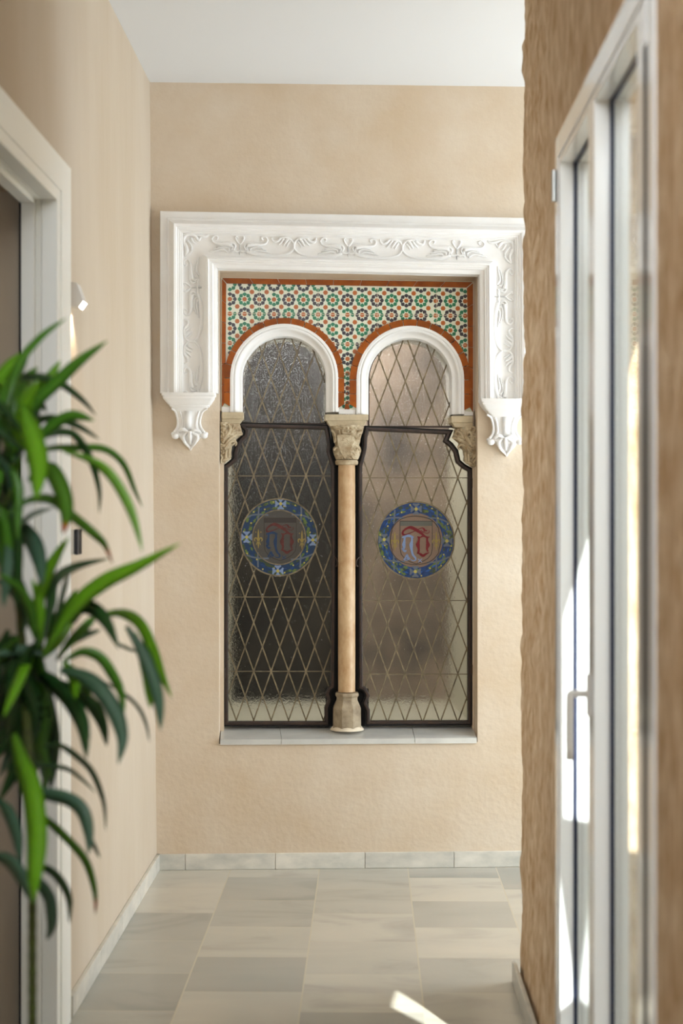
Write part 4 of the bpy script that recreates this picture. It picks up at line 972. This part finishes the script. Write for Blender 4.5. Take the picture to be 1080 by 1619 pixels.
# ================================================================== PLANT
PD = 2.6
px_m = PD/F
base = atdepth(50, 2091, PD); base.z = 0
plant = thing('potted_dracaena', 'tall green dracaena with arching strap leaves in front of the left doorway', 'plant', base)
LV = [ # (points, width px, material, depth offset at tip)
 ([(8,660),(20,605),(35,568),(67,531),(105,503)],13,'m',.10), ([(30,680),(48,646),(94,601),(129,569),(170,539)],19,'m',-.05), ([(-8,612),(25,600),(60,596),(95,606),(130,632),(152,657)],12,'d',.2),
 ([(40,690),(70,662),(100,665),(130,677),(158,695)],11,'d',.15), ([(40,715),(70,690),(105,683),(125,695),(145,730),(157,775),(157,812)],12,'d',.1), ([(40,730),(75,710),(120,708),(165,710),(195,733),(213,775),(225,802)],11,'m',.2),
 ([(100,712),(145,728),(175,750),(200,790),(215,830),(225,873)],15,'b',-.05), ([(45,760),(75,742),(95,768),(106,810),(100,844)],25,'t',-.1), ([(10,815),(45,792),(80,790),(110,812),(150,845),(166,862),(178,891)],14,'t',.1),
 ([(20,850),(35,828),(55,812),(85,803)],9,'g',.2), ([(35,640),(52,690),(62,740),(57,790)],30,'b',-.15), ([(22,800),(24,720),(36,660),(62,600)],24,'b',-.1), ([(5,790),(20,720),(38,690),(55,660)],20,'m',0), ([(35,700),(45,650),(70,610),(96,570)],20,'b',.05),
 ([(25,680),(30,640),(32,610),(60,580)],22,'m',.1), ([(-10,700),(5,640),(22,600),(45,560)],20,'m',.1), ([(-20,640),(-5,610),(15,580),(40,556)],20,'b',.0), ([(20,830),(12,900),(6,960)],16,'g',-.1),
 ([(28,835),(36,838),(54,858),(64,890),(66,925)],26,'g',-.1), ([(62,1010),(60,959),(75,908),(92,875),(109,849)],17,'b',-.05), ([(70,1010),(80,960),(86,920),(119,896),(172,883)],16,'d',.2), ([(85,1000),(95,960),(105,920),(112,905)],9,'d',.2),
 ([(65,1040),(100,985),(130,948),(170,918),(220,894),(285,859)],24,'b',-.1), ([(115,985),(128,960),(150,963),(170,985),(188,1026)],22,'d',-.1), ([(150,975),(190,969),(221,985),(241,1025),(256,1067),(272,1104)],17,'b',.05), ([(200,990),(225,1030),(243,1075),(252,1115),(254,1155)],19,'g',-.1),
 ([(215,1000),(228,1050),(236,1095),(238,1120)],13,'b',0), ([(90,1045),(110,1018),(135,1004),(160,996)],12,'d',.1), ([(180,1015),(205,1026),(226,1034)],6,'d',.2), ([(100,1045),(130,1030),(158,1038),(178,1065),(192,1096),(196,1134)],17,'m',0), 
 ([(95,1060),(130,1068),(160,1092),(184,1130),(194,1168),(187,1208)],24,'g',-.1), ([(85,1075),(115,1088),(145,1112),(162,1142),(169,1180)],22,'d',.05), ([(45,1050),(80,1075),(112,1105),(132,1145),(137,1200)],28,'d',-.15), ([(70,1035),(35,1028),(-10,1036)],16,'g',0),
 ([(52,1034),(43,1048),(28,1083),(5,1134)],17,'b',-.2), ([(150,1070),(196,1097),(220,1120),(232,1148),(236,1174)],6,'d',.2), ([(40,1200),(58,1208),(103,1214),(128,1230),(152,1254)],8,'d',.2), ([(70,1180),(95,1178),(125,1198),(147,1222),(164,1268),(167,1314)],10,'d',.2),
 ([(35,1240),(66,1252),(108,1262),(132,1282),(141,1318),(140,1352)],22,'g',-.05), ([(128,1300),(145,1328),(158,1357)],8,'d',.1), ([(40,1280),(68,1291),(106,1325),(136,1361),(150,1408),(151,1446)],13,'t',.1), ([(45,1365),(70,1370),(92,1386),(109,1418),(110,1460)],14,'d',.1),
 ([(50,1380),(66,1398),(80,1424),(82,1462),(74,1486)],18,'g',.1), ([(22,1160),(36,1205),(52,1250),(60,1320),(56,1390),(53,1428)],31,'b',-.25), ([(-12,1352),(15,1360),(36,1385),(52,1428)],24,'g',-.1), ([(-5,1262),(15,1285),(28,1320),(32,1362)],20,'g',-.1),
 ([(38,1000),(42,960),(30,920),(5,895)],16,'d',.1), ([(55,1010),(50,965),(30,930),(-5,905)],15,'m',-.1), ([(62,1020),(45,975),(20,935),(-10,915)],14,'d',.15), ([(60,1030),(65,990),(62,950),(50,915)],15,'b',0), ([(75,1020),(85,985),(105,960),(122,930)],15,'m',.1), ([(68,1040),(95,1010),(112,975),(118,945)],18,'b',.05),
 ([(90,1040),(115,1010),(140,985),(150,975)],14,'m',.05), ([(100,1045),(118,1075),(120,1105)],18,'b',-.1), ([(110,1050),(135,1085),(138,1110)],16,'m',.1)]
rng = random.Random(5)
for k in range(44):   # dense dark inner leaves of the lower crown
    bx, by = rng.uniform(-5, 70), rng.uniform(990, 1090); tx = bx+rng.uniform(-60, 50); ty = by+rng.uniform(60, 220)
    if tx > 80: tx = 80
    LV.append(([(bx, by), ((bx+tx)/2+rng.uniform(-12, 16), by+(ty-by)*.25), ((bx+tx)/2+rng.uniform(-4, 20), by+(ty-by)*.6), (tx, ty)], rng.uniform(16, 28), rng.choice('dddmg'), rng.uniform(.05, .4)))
for k in range(26):   # inner leaves of the upper crown, left of the doorway edge
    bx, by = rng.uniform(-10, 36), rng.uniform(620, 830); tx = bx+rng.uniform(-50, 30); ty = by+rng.uniform(60, 200)
    LV.append(([(bx, by), ((bx+tx)/2+8, by+(ty-by)*.3), (tx, ty)], rng.uniform(13, 22), rng.choice('mmdg'), rng.uniform(-.1, .3)))
for k in range(16):   # upright and arching upper leaves at the frame's left
    bx, by = rng.uniform(10, 50), rng.uniform(660, 740); a = rng.uniform(-1.2, .9); ln = rng.uniform(70, 130)
    LV.append(([(bx, by), (bx+math.sin(a)*ln*.5, by-math.cos(a)*ln*.5), (bx+math.sin(a)*ln*.9, by-math.cos(a)*ln*.7), (bx+math.sin(a)*ln*1.3, by-math.cos(a)*ln*.6)], rng.uniform(12, 20), rng.choice('bmmd'), rng.uniform(-.1, .3)))
LM = dict(b=lf_b, m=lf_m, d=lf_d, g=lf_g, t=lf_t)
for pts, w, mk, dz in LV:
    n = len(pts); d0 = PD + rng.uniform(-.06, .06)
    P3 = spline([atdepth(x, y, d0+dz*(i/(n-1))**1.3) for i, (x, y) in enumerate(pts)], 5); k = len(P3)
    m = MB(); wv = w*px_m/2*1.1; tw = rng.uniform(-.5, .5)
    view = Vector((0, 1, 0))
    for i, p in enumerate(P3):
        t = (P3[min(i+1, k-1)]-P3[max(i-1, 0)]).normalized(); a = t.cross(view).normalized(); c = a.cross(t)
        u = i/(k-1); prof_ = min(1, .28+u*2.4)*(1 if u < .5 else max(.04, 1-((u-.5)/.5)**2.2)); ang = tw*(1-u)
        a2 = a*math.cos(ang)+c*math.sin(ang); c2 = c*math.cos(ang)-a*math.sin(ang); h = wv*prof_; th = .0006
        m.v += [p-a2*h-c2*h*.28, p+c2*th, p+a2*h-c2*h*.28, p-c2*th+Vector((0, 0, 0))]
        # shallow V section with a little thickness
        m.al += [u]*4
    for i in range(k-1):
        q = 4*i
        m.f += [[q, q+4, q+5, q+1], [q+1, q+5, q+6, q+2], [q+3, q+7, q+4, q], [q+2, q+6, q+7, q+3]]; m.m += [0]*4
    m.f += [[0, 1, 2, 3], [4*k-1, 4*k-2, 4*k-3, 4*k-4]]; m.m += [0, 0]
    o = m.build('leaf', LM[mk], plant, smooth=True)
    if mk == 't': o['label'] = 'green leaf with a scorched orange-brown tip'
m = MB(); P3 = spline([Vector((base.x, base.y, .30)), atdepth(51, 1700, PD), atdepth(51, 1500, PD), atdepth(50, 1300, PD), atdepth(40, 1100, PD+.02), atdepth(28, 900, PD+.03), atdepth(20, 700, PD+.03)], 16)
m.tube(P3, [.0072*(1+.10*(i % 2)) for i in range(len(P3))], 10); m.build('stem', stem_m, plant, smooth=True)
m = MB(); pr = [(0, .10), (.01, .115), (.33, .16), (.35, .165), (.35, .15), (.30, .145), (.29, .0)]
nn = 32
for z, r in pr: m.v += [Vector((base.x+r*math.cos(2*math.pi*j/nn), base.y+r*math.sin(2*math.pi*j/nn), z+.001)) for j in range(nn)]
for i in range(len(pr)-1):
    for j in range(nn): q = (j+1) % nn; m.f.append([i*nn+j, i*nn+q, (i+1)*nn+q, (i+1)*nn+j]); m.m.append(0)
m.f.append(list(reversed(range(nn)))); m.m.append(0); m.build('pot', pot_m, plant, smooth='auto')
m = MB(); m.tube([(base.x, base.y, .295), (base.x, base.y, .312)], .143, 24, up=Vector((1, 0, 0))); m.build('soil', soil_m, plant)
for o in SC.objects:
    if '_o' in o.keys(): del o['_o']
